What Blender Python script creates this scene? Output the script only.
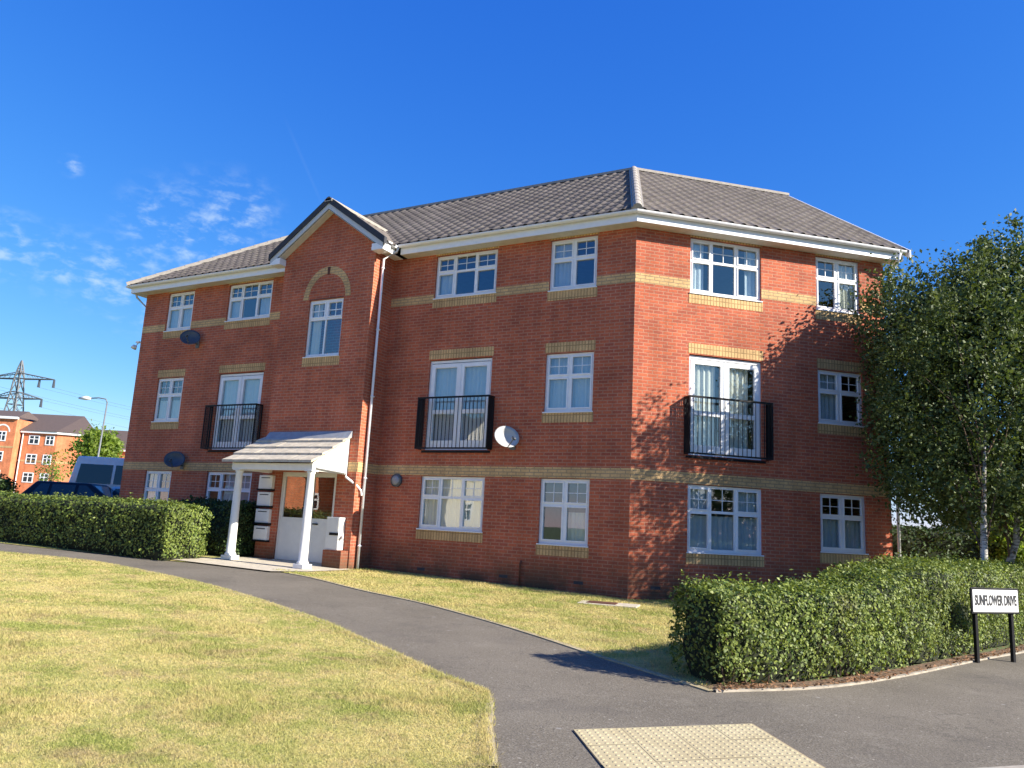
import bpy, bmesh, math, random
import numpy as np
from mathutils import Vector, Matrix
from mathutils.geometry import tessellate_polygon
R = math.radians
random.seed(7)
rng = np.random.default_rng(7)
scene = bpy.context.scene
for o in list(bpy.data.objects): bpy.data.objects.remove(o)
col = scene.collection

# ------------------------------------------------------------ camera
cam_d = bpy.data.cameras.new('camera'); cam = bpy.data.objects.new('camera', cam_d); col.objects.link(cam)
fw = Vector((-0.47022513, 0.86436343, 0.1782251)); rt = Vector((0.88169442, 0.46896427, 0.05184068)); up = Vector((0.03877201, -0.18151687, 0.9826232))
M4 = Matrix((( rt.x, up.x, -fw.x, 5.5323), (rt.y, up.y, -fw.y, -15.5483), (rt.z, up.z, -fw.z, 1.3726), (0, 0, 0, 1)))
cam.matrix_world = M4
cam_d.sensor_width = 36; cam_d.lens = 778.027 / 1024 * 36; cam_d.clip_start = .1; cam_d.clip_end = 4000
scene.camera = cam
# ------------------------------------------------------------ sun, sky, exposure
SUN_AZ, SUN_EL = 5.0, 29.0
sd = Vector((math.cos(R(SUN_AZ)) * math.cos(R(SUN_EL)), math.sin(R(SUN_AZ)) * math.cos(R(SUN_EL)), math.sin(R(SUN_EL))))
sl = bpy.data.lights.new('sun', 'SUN'); sl.energy = 4.6; sl.angle = R(.5); sl.color = (1, .925, .80)
so = bpy.data.objects.new('sun', sl); col.objects.link(so); so.rotation_euler = (-sd).to_track_quat('-Z', 'Y').to_euler()
w = bpy.data.worlds.new('World'); scene.world = w; w.use_nodes = True
wn, wl = w.node_tree.nodes, w.node_tree.links
bg = wn['Background']; sky = wn.new('ShaderNodeTexSky'); sky.sky_type = 'NISHITA'; sky.sun_disc = False
sky.sun_elevation = R(SUN_EL); sky.sun_rotation = R(90 - SUN_AZ); sky.altitude = 100
sky.air_density = 1.0; sky.dust_density = .1; sky.ozone_density = 4.0
bg.inputs[1].default_value = .10
tcn = wn.new('ShaderNodeTexCoord')
# thin cirrus in the low north-western sky, plus a faint contrail, as directions on the sky
def wmath(op, a, b=None):
    n = wn.new('ShaderNodeMath'); n.operation = op
    for i, v in ((0, a), (1, b)):
        if v is None: continue
        if isinstance(v, (int, float)): n.inputs[i].default_value = v
        else: wl.new(v, n.inputs[i])
    return n.outputs[0]
def wdir(px, py, pz, inner, outer):
    d = wn.new('ShaderNodeVectorMath'); d.operation = 'DISTANCE'; wl.new(tcn.outputs['Generated'], d.inputs[0]); d.inputs[1].default_value = (px, py, pz)
    m = wn.new('ShaderNodeMapRange'); m.inputs[1].default_value = inner; m.inputs[2].default_value = outer; m.inputs[3].default_value = 1; m.inputs[4].default_value = 0
    m.interpolation_type = 'SMOOTHSTEP'; wl.new(d.outputs['Value'], m.inputs[0]); return m.outputs[0]
def px_dir(u, v):
    d = fw + rt * ((u - 512) / 778.0) - up * ((v - 384) / 778.0); return d.normalized()
masks = None
for u, v, r in ((205, 240, .10), (235, 218, .07), (8, 247, .055), (60, 262, .055), (95, 272, .06), (130, 283, .075), (165, 225, .07), (72, 166, .016), (-60, 240, .08)):
    dv = px_dir(u, v); m = wdir(dv.x, dv.y, dv.z, .0, r)
    masks = m if masks is None else wmath('MAXIMUM', masks, m)
mp = wn.new('ShaderNodeMapping'); mp.inputs['Scale'].default_value = (42, 42, 85); mp.inputs['Rotation'].default_value = (.12, -.16, .5)
wl.new(tcn.outputs['Generated'], mp.inputs[0])
nz = wn.new('ShaderNodeTexNoise'); nz.inputs['Scale'].default_value = 1.0; nz.inputs['Detail'].default_value = 5; nz.inputs['Roughness'].default_value = .55; nz.inputs['Distortion'].default_value = .15
wl.new(mp.outputs[0], nz.inputs['Vector'])
cr = wn.new('ShaderNodeMapRange'); cr.inputs[1].default_value = .42; cr.inputs[2].default_value = .80; cr.interpolation_type = 'SMOOTHSTEP'
wl.new(nz.outputs['Fac'], cr.inputs[0])
cf = wmath('MULTIPLY', wmath('MULTIPLY', cr.outputs[0], masks), .62)
# contrail
a, b = px_dir(292, 135), px_dir(318, 195); nrm = a.cross(b).normalized(); mid = (a + b).normalized()
dt = wn.new('ShaderNodeVectorMath'); dt.operation = 'DOT_PRODUCT'; wl.new(tcn.outputs['Generated'], dt.inputs[0]); dt.inputs[1].default_value = nrm
ab = wmath('ABSOLUTE', dt.outputs['Value'])
mr = wn.new('ShaderNodeMapRange'); mr.inputs[1].default_value = 0; mr.inputs[2].default_value = .0028; mr.inputs[3].default_value = .022; mr.inputs[4].default_value = 0; wl.new(ab, mr.inputs[0])
ct = wmath('MULTIPLY', mr.outputs[0], wdir(mid.x, mid.y, mid.z, .02, .07))
cf = wmath('ADD', cf, ct)
mixw = wn.new('ShaderNodeMix'); mixw.data_type = 'RGBA'; wl.new(cf, mixw.inputs[0])
hsv = wn.new('ShaderNodeHueSaturation'); hsv.inputs['Saturation'].default_value = 1.12; hsv.inputs['Value'].default_value = 1.0
wl.new(sky.outputs[0], hsv.inputs['Color'])
# deep blue of a clear dry evening sky: per-channel response of the sky colour
sx = wn.new('ShaderNodeSeparateColor'); cx = wn.new('ShaderNodeCombineColor'); wl.new(hsv.outputs[0], sx.inputs[0])
for i, (g_, k_) in enumerate(((1.36, .80), (.95, .58), (.45, .57))): wl.new(wmath('MULTIPLY', wmath('POWER', wmath('MULTIPLY', sx.outputs[i], .1), g_), k_ * 10), cx.inputs[i])
wl.new(cx.outputs[0], mixw.inputs[6]); mixw.inputs[7].default_value = (3.2, 3.9, 4.4, 1)
wl.new(mixw.outputs[2], bg.inputs[0])
scene.view_settings.view_transform = 'Standard'; scene.view_settings.look = 'None'
scene.view_settings.exposure = 1.27; scene.view_settings.gamma = 1

# ------------------------------------------------------------ materials
MATS = {}
class NT:
    def __init__(s, name):
        m = bpy.data.materials.new(name); m.use_nodes = True; s.m = m; s.n = m.node_tree.nodes; s.l = m.node_tree.links
        s.b = s.n['Principled BSDF']; s.out = s.n['Material Output']; MATS[name] = m
    def new(s, t, **kw):
        n = s.n.new(t)
        for k, v in kw.items(): setattr(n, k, v)
        return n
    def set(s, n, i, v):
        if isinstance(v, bpy.types.NodeSocket): s.l.new(v, n.inputs[i])
        else: n.inputs[i].default_value = v
    def noise(s, vec, scale, detail=4, rough=.55, dist=0):
        n = s.new('ShaderNodeTexNoise'); s.set(n, 'Scale', scale); s.set(n, 'Detail', detail); s.set(n, 'Roughness', rough); s.set(n, 'Distortion', dist)
        if vec is not None: s.l.new(vec, n.inputs['Vector'])
        return n.outputs['Fac']
    def rmap(s, v, a, b, c=0, d=1):
        n = s.new('ShaderNodeMapRange'); s.l.new(v, n.inputs[0])
        for i, q in enumerate((a, b, c, d)): n.inputs[i + 1].default_value = q
        return n.outputs[0]
    def mix(s, f, a, b, mode='MIX'):
        n = s.new('ShaderNodeMix', data_type='RGBA', blend_type=mode)
        s.set(n, 0, f)
        for i, q in ((6, a), (7, b)):
            if isinstance(q, tuple): q = (*q, 1) if len(q) == 3 else q
            s.set(n, i, q)
        return n.outputs[2]
    def bump(s, h, strength=.5, dist=.01):
        n = s.new('ShaderNodeBump'); s.set(n, 'Strength', strength); s.set(n, 'Distance', dist); s.l.new(h, n.inputs['Height']); s.l.new(n.outputs[0], s.b.inputs['Normal'])
    def tc(s, which='Object'): 
        return s.new('ShaderNodeTexCoord').outputs[which]
    def pos(s): return s.new('ShaderNodeNewGeometry').outputs['Position']
    def island(s): return s.new('ShaderNodeNewGeometry').outputs['Random Per Island']

def simple(name, c, rough=.6, var=.12, scale=6, metal=0, spec=.5, coat=0):
    t = NT(name); n = t.noise(t.pos(), scale)
    f = t.rmap(n, .3, .7); a = tuple(x * (1 - var) for x in c); b_ = tuple(min(1, x * (1 + var)) for x in c)
    t.l.new(t.mix(f, a, b_), t.b.inputs['Base Color']); t.b.inputs['Roughness'].default_value = rough; t.b.inputs['Metallic'].default_value = metal
    t.b.inputs['Specular IOR Level'].default_value = spec; t.b.inputs['Coat Weight'].default_value = coat
    return t.m

def brick(name, c1, c2, mortar, rot=False, dark=None, var=.35, msize=.011):
    t = NT(name); uv = t.tc('UV')
    if rot:
        mpn = t.new('ShaderNodeMapping'); mpn.inputs['Rotation'].default_value = (0, 0, R(90)); t.l.new(uv, mpn.inputs[0]); uv = mpn.outputs[0]
    br = t.new('ShaderNodeTexBrick'); br.offset = .5 if not rot else 0; br.inputs['Scale'].default_value = 1
    t.l.new(uv, br.inputs['Vector']); br.inputs['Brick Width'].default_value = .225; br.inputs['Row Height'].default_value = .075
    br.inputs['Mortar Size'].default_value = msize; br.inputs['Mortar Smooth'].default_value = .3; br.inputs['Bias'].default_value = -.1
    br.inputs['Color1'].default_value = (*c1, 1); br.inputs['Color2'].default_value = (*c2, 1); br.inputs['Mortar'].default_value = (*mortar, 1)
    p = t.pos()
    n1 = t.rmap(t.noise(p, .9, 6, .6), .3, .7, .74, 1.2); n2 = t.rmap(t.noise(p, 26, 3), .25, .75, .85, 1.15)
    ms_ = t.new('ShaderNodeMapping'); ms_.inputs['Scale'].default_value = (5, 5, .35); t.l.new(p, ms_.inputs[0]); n3 = t.rmap(t.noise(ms_.outputs[0], 1, 4, .6), .35, .65, .88, 1.05)
    m0 = t.new('ShaderNodeMath', operation='MULTIPLY'); t.l.new(n1, m0.inputs[0]); t.l.new(n3, m0.inputs[1]); n1 = m0.outputs[0]
    mu = t.new('ShaderNodeMath', operation='MULTIPLY'); t.l.new(n1, mu.inputs[0]); t.l.new(n2, mu.inputs[1])
    # a few burnt bricks
    vo = t.new('ShaderNodeTexWhiteNoise', noise_dimensions='2D')
    c = t.mix(1.0, br.outputs['Color'], mu.outputs[0], 'MULTIPLY')
    if dark:
        # weathered, mossy splash zone low on the wall
        sx = t.new('ShaderNodeSeparateXYZ'); t.l.new(p, sx.inputs[0])
        h = t.rmap(sx.outputs[2], .1, 1.0, 1.0, 0); g = t.rmap(t.noise(p, 1.3, 5), .30, .56); 
        mm = t.new('ShaderNodeMath', operation='MULTIPLY'); t.l.new(h, mm.inputs[0]); t.l.new(g, mm.inputs[1])
        c = t.mix(mm.outputs[0], c, dark)
    t.l.new(c, t.b.inputs['Base Color']); t.b.inputs['Roughness'].default_value = .85; t.b.inputs['Specular IOR Level'].default_value = .25
    inv = t.rmap(br.outputs['Fac'], 0, 1, 1, 0); t.bump(inv, .6, .006)
    return t.m

brick('red brick', (.515, .128, .060), (.355, .090, .054), (.45, .22, .14), dark=(.085, .055, .032))
brick('buff brick', (.66, .43, .20), (.56, .36, .165), (.36, .26, .15))
brick('buff soldier brick', (.66, .43, .20), (.55, .355, .165), (.34, .22, .10), rot=True)
brick('far brick', (.76, .24, .10), (.66, .20, .08), (.4, .22, .14))
simple('white upvc', (.80, .81, .82), .3, .04)
simple('white paint', (.80, .79, .74), .45, .05)
simple('grey upvc', (.50, .52, .53), .4, .05)
simple('soffit board', (.62, .60, .54), .6, .1)
simple('door panel', (.66, .66, .62), .35, .04)
simple('black metal', (.010, .010, .012), .5, .2, spec=.2)
simple('dark grey dish', (.07, .08, .095), .45, .2, metal=.2)
simple('pale dish', (.42, .42, .41), .5, .1)
simple('concrete', (.42, .38, .31), .9, .2, 9)
simple('pale concrete', (.50, .44, .34), .9, .22, 7)
simple('soil', (.15, .095, .055), 1, .35, 14)
simple('kerb stone', (.34, .30, .24), .9, .25, 8)
simple('curtain', (.74, .71, .62), .9, .05)
simple('net curtain', (.60, .64, .66), .9, .05)
simple('interior', (.22, .21, .19), .9, .1)
simple('lead', (.28, .29, .31), .55, .15)
simple('rubber', (.02, .02, .02), .8, .1)
simple('rim metal', (.45, .45, .46), .3, .1, metal=.8)
simple('navy paint', (.006, .008, .016), .4, .1, spec=.3)
simple('white car paint', (.76, .73, .68), .3, .05, coat=.8)
simple('silver car paint', (.42, .46, .50), .3, .05, coat=.8)
simple('red lens', (.4, .01, .01), .2, .1)
simple('clear lens', (.6, .6, .58), .15, .05)
simple('galvanised steel', (.13, .14, .15), .6, .15)
simple('street lamp grey', (.15, .16, .17), .5, .1)
simple('black lettering', (.02, .02, .02), .6, .1)
simple('sign white', (.74, .74, .72), .4, .04)
simple('mortar', (.33, .30, .26), .9, .15, 12)
simple('dark verge', (.03, .032, .04), .7, .2)
simple('rusty iron', (.10, .035, .02), .8, .3, 20)
simple('render cream', (.72, .66, .52), .8, .08)
simple('shaded hedge core', (.018, .024, .008), 1, .3)
simple('twigs', (.10, .065, .04), .9, .3, 15)
simple('pvc brown', (.14, .08, .06), .6, .2)
simple('far roof', (.10, .072, .062), .85, .15)

t = NT('glass')
gl = t.new('ShaderNodeBsdfGlossy'); gl.inputs['Roughness'].default_value = .015; gl.inputs['Color'].default_value = (.95, .97, 1, 1)
tr = t.new('ShaderNodeBsdfTransparent'); tr.inputs['Color'].default_value = (.78, .84, .84, 1)
fr = t.new('ShaderNodeLayerWeight'); fr.inputs['Blend'].default_value = .5
pw = t.new('ShaderNodeMath', operation='POWER'); t.l.new(fr.outputs['Facing'], pw.inputs[0]); pw.inputs[1].default_value = 3.5
ff = t.rmap(pw.outputs[0], 0, 1, .17, 1.0); 
mx = t.new('ShaderNodeMixShader'); t.l.new(ff, mx.inputs[0]); t.l.new(tr.outputs[0], mx.inputs[1]); t.l.new(gl.outputs[0], mx.inputs[2]); t.l.new(mx.outputs[0], t.out.inputs[0])
wv = t.noise(t.pos(), .9, 2); bp = t.new('ShaderNodeBump'); bp.inputs['Strength'].default_value = .12; bp.inputs['Distance'].default_value = .03; t.l.new(wv, bp.inputs['Height'])
t.l.new(bp.outputs[0], gl.inputs['Normal'])
t = NT('dark glass'); t.b.inputs['Base Color'].default_value = (.01, .014, .018, 1); t.b.inputs['Roughness'].default_value = .05; t.b.inputs['Specular IOR Level'].default_value = .8

t = NT('roof tile'); p = t.pos()
n = t.rmap(t.noise(p, .8, 5), .3, .7); n2 = t.rmap(t.noise(p, 9, 5), .35, .65)
c = t.mix(n, (.100, .083, .073), (.155, .130, .114)); c = t.mix(t.rmap(n2, .5, 1, 0, .4), c, (.20, .18, .12))
sep = t.new('ShaderNodeSeparateXYZ'); t.l.new(t.tc('UV'), sep.inputs[0])
fl = t.new('ShaderNodeVectorMath', operation='FLOOR'); sc_ = t.new('ShaderNodeVectorMath', operation='MULTIPLY'); t.l.new(t.tc('UV'), sc_.inputs[0]); sc_.inputs[1].default_value = (1 / .30, 1 / .345, 1); t.l.new(sc_.outputs[0], fl.inputs[0])
wn_ = t.new('ShaderNodeTexWhiteNoise', noise_dimensions='2D'); t.l.new(fl.outputs[0], wn_.inputs['Vector'])
c = t.mix(1.0, c, t.rmap(wn_.outputs['Value'], 0, 1, .90, 1.10), 'MULTIPLY')
t.l.new(c, t.b.inputs['Base Color']); t.b.inputs['Roughness'].default_value = .85; t.bump(n2, .3, .01)

t = NT('asphalt'); p = t.pos()
n = t.rmap(t.noise(p, .55, 5), .3, .7); n2 = t.noise(p, 55, 4, .7); n3 = t.rmap(t.noise(p, 130, 2, .8), .45, .75)
c = t.mix(n, (.136, .117, .088), (.196, .170, .130)); c = t.mix(t.rmap(n2, .50, .72, 0, .8), c, (.31, .28, .235)); c = t.mix(t.rmap(t.noise(p, 75, 2), .32, .48, .7, 0), c, (.045, .04, .036))
c = t.mix(t.rmap(t.noise(p, 2.6, 6, .7), .58, .72, 0, .4), c, (.27, .24, .19)); c = t.mix(t.rmap(t.noise(p, .9, 6, .75), .52, .62, 0, .28), c, (.09, .08, .07))
vo = t.new('ShaderNodeTexVoronoi'); vo.inputs['Scale'].default_value = 2.3; t.l.new(p, vo.inputs['Vector'])
gum = t.rmap(vo.outputs['Distance'], .045, .06, 1, 0); c = t.mix(t.rmap(gum, 0, 1, 0, .55), c, (.33, .31, .28))
vc = t.new('ShaderNodeTexVoronoi', feature='DISTANCE_TO_EDGE'); vc.inputs['Scale'].default_value = .45; wv_ = t.new('ShaderNodeVectorMath', operation='ADD'); nw_ = t.new('ShaderNodeTexNoise'); nw_.inputs['Scale'].default_value = 2.2; nw_.inputs['Detail'].default_value = 5; t.l.new(p, nw_.inputs['Vector']); t.l.new(p, wv_.inputs[0]); t.l.new(nw_.outputs['Color'], wv_.inputs[1]); t.l.new(wv_.outputs[0], vc.inputs['Vector'])
c = t.mix(t.rmap(vc.outputs['Distance'], .002, .006, .28, 0), c, (.035, .032, .03))
v2 = t.new('ShaderNodeTexVoronoi'); v2.inputs['Scale'].default_value = 7; t.l.new(p, v2.inputs['Vector']); c = t.mix(t.rmap(v2.outputs['Distance'], .05, .085, .75, 0), c, (.42, .38, .31))
t.l.new(c, t.b.inputs['Base Color']); t.b.inputs['Roughness'].default_value = .95; t.b.inputs['Specular IOR Level'].default_value = .2; t.bump(n2, .8, .006)

def grass_mat(name, blades):
    t = NT(name); p = t.pos()
    big = t.rmap(t.noise(p, .8, 5, .6, .4), .40, .60); mid_ = t.rmap(t.noise(p, 2.6, 5, .65), .42, .60); fine = t.rmap(t.noise(p, 13, 4, .7), .34, .68)
    c = t.mix(big, (.29, .335, .065), (.61, .525, .205)); c = t.mix(t.rmap(mid_, .25, 1, 0, .85), c, (.62, .50, .22)); c = t.mix(t.rmap(fine, .45, 1, 0, .6), c, (.20, .25, .04)); c = t.mix(t.rmap(t.noise(p, 1.5, 6, .75, .5), .54, .66, 0, .7), c, (.33, .235, .125))
    if blades:
        c = t.mix(t.rmap(t.island(), 0, 1, 0, .5), c, (.66, .56, .27)); c = t.mix(t.rmap(t.island(), .0, .3, .4, 0), c, (.19, .24, .045))
        tl = t.new('ShaderNodeBsdfTranslucent'); t.l.new(c, tl.inputs[0]); ms = t.new('ShaderNodeMixShader'); ms.inputs[0].default_value = .35
        t.l.new(t.b.outputs[0], ms.inputs[1]); t.l.new(tl.outputs[0], ms.inputs[2]); t.l.new(ms.outputs[0], t.out.inputs[0])
    else:
        c = t.mix(.2, c, (.22, .17, .08)); t.bump(t.noise(p, 40, 4), 1, .03)
    t.l.new(c, t.b.inputs['Base Color']); t.b.inputs['Roughness'].default_value = .8; t.b.inputs['Specular IOR Level'].default_value = .15
    return t.m
grass_mat('lawn ground', False); grass_mat('grass blades', True)

def leaf_mat(name, a, b_, trans=.22, rough=.55, tc=None, dead=0):
    t = NT(name); c = t.mix(t.island(), a, b_)
    if dead: c = t.mix(t.rmap(t.noise(t.pos(), 2.1, 5, .7), .56, .68, 0, dead), c, (.20, .13, .06))
    n = t.rmap(t.noise(t.pos(), 1.3, 3), .35, .65, .82, 1.2); c = t.mix(1.0, c, n, 'MULTIPLY')
    t.l.new(c, t.b.inputs['Base Color']); t.b.inputs['Roughness'].default_value = rough; t.b.inputs['Specular IOR Level'].default_value = .35
    tl = t.new('ShaderNodeBsdfTranslucent'); c2 = t.mix(1.0, c, tc or (1.3, 1.3, .6), 'MULTIPLY'); t.l.new(c2, tl.inputs[0])
    ms = t.new('ShaderNodeMixShader'); ms.inputs[0].default_value = trans; t.l.new(t.b.outputs[0], ms.inputs[1]); t.l.new(tl.outputs[0], ms.inputs[2]); t.l.new(ms.outputs[0], t.out.inputs[0])
    return t.m
leaf_mat('birch leaf', (.034, .062, .016), (.135, .175, .05))
leaf_mat('privet leaf', (.048, .090, .018), (.25, .30, .060), dead=.28)
leaf_mat('left hedge leaf', (.07, .115, .02), (.22, .27, .055))
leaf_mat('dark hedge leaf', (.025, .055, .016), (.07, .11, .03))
leaf_mat('bright bush leaf', (.13, .21, .03), (.26, .33, .06), .5)
leaf_mat('dry leaf', (.20, .10, .055), (.34, .19, .10), .15, .8)
leaf_mat('ivy leaf', (.03, .06, .02), (.08, .12, .03))
t = NT('birch bark'); p = t.pos(); mpn = t.new('ShaderNodeMapping'); mpn.inputs['Scale'].default_value = (4, 4, 14); t.l.new(p, mpn.inputs[0])
f = t.rmap(t.noise(mpn.outputs[0], 1.6, 5, .7), .46, .58); t.l.new(t.mix(f, (.50, .48, .44), (.10, .085, .075)), t.b.inputs['Base Color']); t.b.inputs['Roughness'].default_value = .85; t.bump(f, .5, .01)
t = NT('tactile buff'); p = t.pos(); n = t.rmap(t.noise(p, 3, 5), .3, .7); n2 = t.rmap(t.noise(p, 60, 3), .3, .7)
c = t.mix(n, (.40, .335, .19), (.50, .43, .255)); c = t.mix(t.rmap(n2, 0, 1, 0, .3), c, (.36, .27, .15)); t.l.new(c, t.b.inputs['Base Color']); t.b.inputs['Roughness'].default_value = .9
simple('joint sand', (.34, .25, .14), .95, .15)
simple('far ground', (.10, .13, .045), .95, .3, .4)

# ------------------------------------------------------------ mesh helpers
class MB:
    def __init__(s, T=None): s.v = []; s.f = []; s.T = T
    def vert(s, p):
        s.v.append(tuple(s.T(*p)) if s.T else tuple(p)); return len(s.v) - 1
    def poly(s, pts): s.f.append([s.vert(p) for p in pts])
    def box(s, x0, x1, y0, y1, z0, z1):
        i = [s.vert((x, y, z)) for z in (z0, z1) for y in (y0, y1) for x in (x0, x1)]
        for q in ((0, 2, 3, 1), (4, 5, 7, 6), (0, 1, 5, 4), (2, 6, 7, 3), (0, 4, 6, 2), (1, 3, 7, 5)): s.f.append([i[k] for k in q])
    def prism(s, pts, ax, a0, a1):
        # polygon extruded along local axis index ax between a0, a1; pts are the two other coords
        def mk(p, a):
            q = list(p); q.insert(ax, a); return q
        n = len(pts); A = [s.vert(mk(p, a0)) for p in pts]; B = [s.vert(mk(p, a1)) for p in pts]
        s.f.append(A[::-1]); s.f.append(B)
        for i in range(n): j = (i + 1) % n; s.f.append([A[i], A[j], B[j], B[i]])
    def tube(s, path, r, n=8, cap=True, r2=None):
        path = [Vector(s.T(*p)) if s.T else Vector(p) for p in path]; rings = []
        m = len(path)
        for k, p in enumerate(path):
            d = (path[min(k + 1, m - 1)] - path[max(k - 1, 0)]).normalized()
            a = d.orthogonal().normalized() if abs(d.z) > .9 else d.cross(Vector((0, 0, 1))).normalized(); b_ = d.cross(a)
            if k and a.dot(pa) < 0 and abs(a.dot(pa)) > .7: a = -a; b_ = -b_
            pa = a
            rr = r if r2 is None else r + (r2 - r) * k / (m - 1)
            if isinstance(r, (list, tuple)): rr = r[k]
            ring = []
            for i in range(n):
                t_ = 2 * math.pi * i / n; q = p + a * math.cos(t_) * rr + b_ * math.sin(t_) * rr
                s.v.append(tuple(q)); ring.append(len(s.v) - 1)
            rings.append(ring)
        for A, B in zip(rings, rings[1:]):
            for i in range(n): j = (i + 1) % n; s.f.append([A[i], A[j], B[j], B[i]])
        if cap: s.f.append(rings[0][::-1]); s.f.append(rings[-1])
    def build(s, name, mat, parent=None, smooth=False, bevel=0, recalc=True, tess=False):
        me = bpy.data.meshes.new(name); me.from_pydata(s.v, [], s.f)
        bm = bmesh.new(); bm.from_mesh(me)
        if recalc: bmesh.ops.recalc_face_normals(bm, faces=bm.faces)
        if bevel:
            bmesh.ops.remove_doubles(bm, verts=bm.verts, dist=1e-5)
            es = [e for e in bm.edges if len(e.link_faces) == 2 and e.calc_face_angle(0) > .5]
            bmesh.ops.bevel(bm, geom=es, offset=bevel, segments=2, affect='EDGES', profile=.5)
        auto_uv(bm); bm.to_mesh(me); bm.free()
        return mesh_obj(name, me, mat, parent, smooth)
def auto_uv(bm):
    uv = bm.loops.layers.uv.verify(); bm.normal_update()
    for f in bm.faces:
        n = f.normal
        if abs(n.z) > .97: U = Vector((1, 0, 0)); V = Vector((0, 1, 0))
        else:
            U = Vector((-n.y, n.x, 0)).normalized(); V = n.cross(U)
            if V.z < 0: V = -V
            if abs(n.z) < .05: V = Vector((0, 0, 1))
        for l in f.loops: l[uv].uv = (l.vert.co.dot(U), l.vert.co.dot(V))
def mesh_obj(name, me, mat, parent=None, smooth=False):
    o = bpy.data.objects.new(name, me); col.objects.link(o)
    if mat: me.materials.append(MATS[mat])
    if smooth: me.polygons.foreach_set('use_smooth', [True] * len(me.polygons))
    if parent: o.parent = parent
    return o
def tag(o, label=None, cat=None, group=None, kind=None):
    if label: o['label'] = label
    if cat: o['category'] = cat
    if group: o['group'] = group
    if kind: o['kind'] = kind
    return o
def empty(name, loc=(0, 0, 0), label=None, cat=None, group=None, rz=0):
    o = bpy.data.objects.new(name, None); col.objects.link(o); o.location = loc; o.rotation_euler = (0, 0, rz); return tag(o, label, cat, group)
def np_mesh(name, verts, faces, mat, parent=None, nper=4):
    me = bpy.data.meshes.new(name); nv, nf = len(verts), len(faces)
    me.vertices.add(nv); me.vertices.foreach_set('co', verts.astype(np.float32).ravel())
    me.loops.add(nf * nper); me.loops.foreach_set('vertex_index', faces.astype(np.int32).ravel())
    me.polygons.add(nf); me.polygons.foreach_set('loop_start', np.arange(0, nf * nper, nper, dtype=np.int32)); me.polygons.foreach_set('loop_total', np.full(nf, nper, dtype=np.int32))
    me.update(); me.validate(); return mesh_obj(name, me, mat, parent)
def leaves(name, pts, size, mat, parent=None, nrm=None, align=.0, aspect=.6):
    n = len(pts); d = rng.normal(size=(n, 3))
    if nrm is not None: d = d * (1 - align) + nrm * align * 2
    d /= np.linalg.norm(d, axis=1)[:, None]
    a = np.cross(d, rng.normal(size=(n, 3))); a /= np.linalg.norm(a, axis=1)[:, None]; b_ = np.cross(d, a)
    s = size * rng.uniform(.6, 1.35, n)[:, None]
    v = np.stack([pts - a * s, pts - b_ * s * aspect + d * s * .15, pts + a * s, pts + b_ * s * aspect + d * s * .15], 1).reshape(-1, 3)
    f = np.arange(4 * n).reshape(-1, 4)
    return np_mesh(name, v, f, mat, parent)
def gz(x, y): return -.0218 * min(max(x, -40), 40) + .005 * min(max(y, -40), 40)
def gza(x, y): return -.0218 * np.clip(x, -40, 40) + .005 * np.clip(y, -40, 40)
def sheet(name, pts, dz, mat, kind='structure', skirt=0):
    pts = [Vector((x, y, 0)) for x, y in pts]; tris = tessellate_polygon([pts]); m = MB()
    for p in pts: m.v.append((p.x, p.y, gz(p.x, p.y) + dz))
    for t_ in tris: m.f.append(list(t_))
    o = m.build(name, mat, recalc=False)
    bm = bmesh.new(); bm.from_mesh(o.data)
    for f in bm.faces:
        if f.normal.z < 0: f.normal_flip()
    auto_uv(bm); bm.to_mesh(o.data); bm.free()
    return tag(o, kind=kind) if kind else o
def smooth_line(pts, n=6):
    out = []; P = [np.array(p, float) for p in pts]; P = [2 * P[0] - P[1]] + P + [2 * P[-1] - P[-2]]
    for i in range(1, len(P) - 2):
        for k in range(n):
            t_ = k / n; out.append(tuple(.5 * (2 * P[i] + (P[i + 1] - P[i - 1]) * t_ + (2 * P[i - 1] - 5 * P[i] + 4 * P[i + 1] - P[i + 2]) * t_ ** 2 + (3 * P[i] - P[i - 1] - 3 * P[i + 1] + P[i + 2]) * t_ ** 3)))
    out.append(tuple(P[-2])); return out
def strip(name, line, w, h, mat, dz=0):
    m = MB(); L = [np.array(p) for p in line]; rows = []
    for i, p in enumerate(L):
        d = L[min(i + 1, len(L) - 1)] - L[max(i - 1, 0)]; d /= np.linalg.norm(d); nn = np.array([-d[1], d[0]]) * w / 2
        z = gz(*p) + dz; rows.append([m.vert((p[0] - nn[0], p[1] - nn[1], z - .05)), m.vert((p[0] - nn[0], p[1] - nn[1], z + h)), m.vert((p[0] + nn[0], p[1] + nn[1], z + h)), m.vert((p[0] + nn[0], p[1] + nn[1], z - .05))])
    for A, B in zip(rows, rows[1:]):
        for k in range(3): m.f.append([A[k], A[k + 1], B[k + 1], B[k]])
    return tag(m.build(name, mat), kind='structure')

# ------------------------------------------------------------ ground
m = MB(); xs = [-2500, -40, 40, 2500]; gi = {}
for i, x in enumerate(xs):
    for j, y in enumerate(xs): gi[i, j] = m.vert((x, y, gz(x, y) - .03))
for i in range(3):
    for j in range(3): m.f.append([gi[i, j], gi[i + 1, j], gi[i + 1, j + 1], gi[i, j + 1]])
tag(m.build('ground', 'far ground'), kind='structure')

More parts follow.
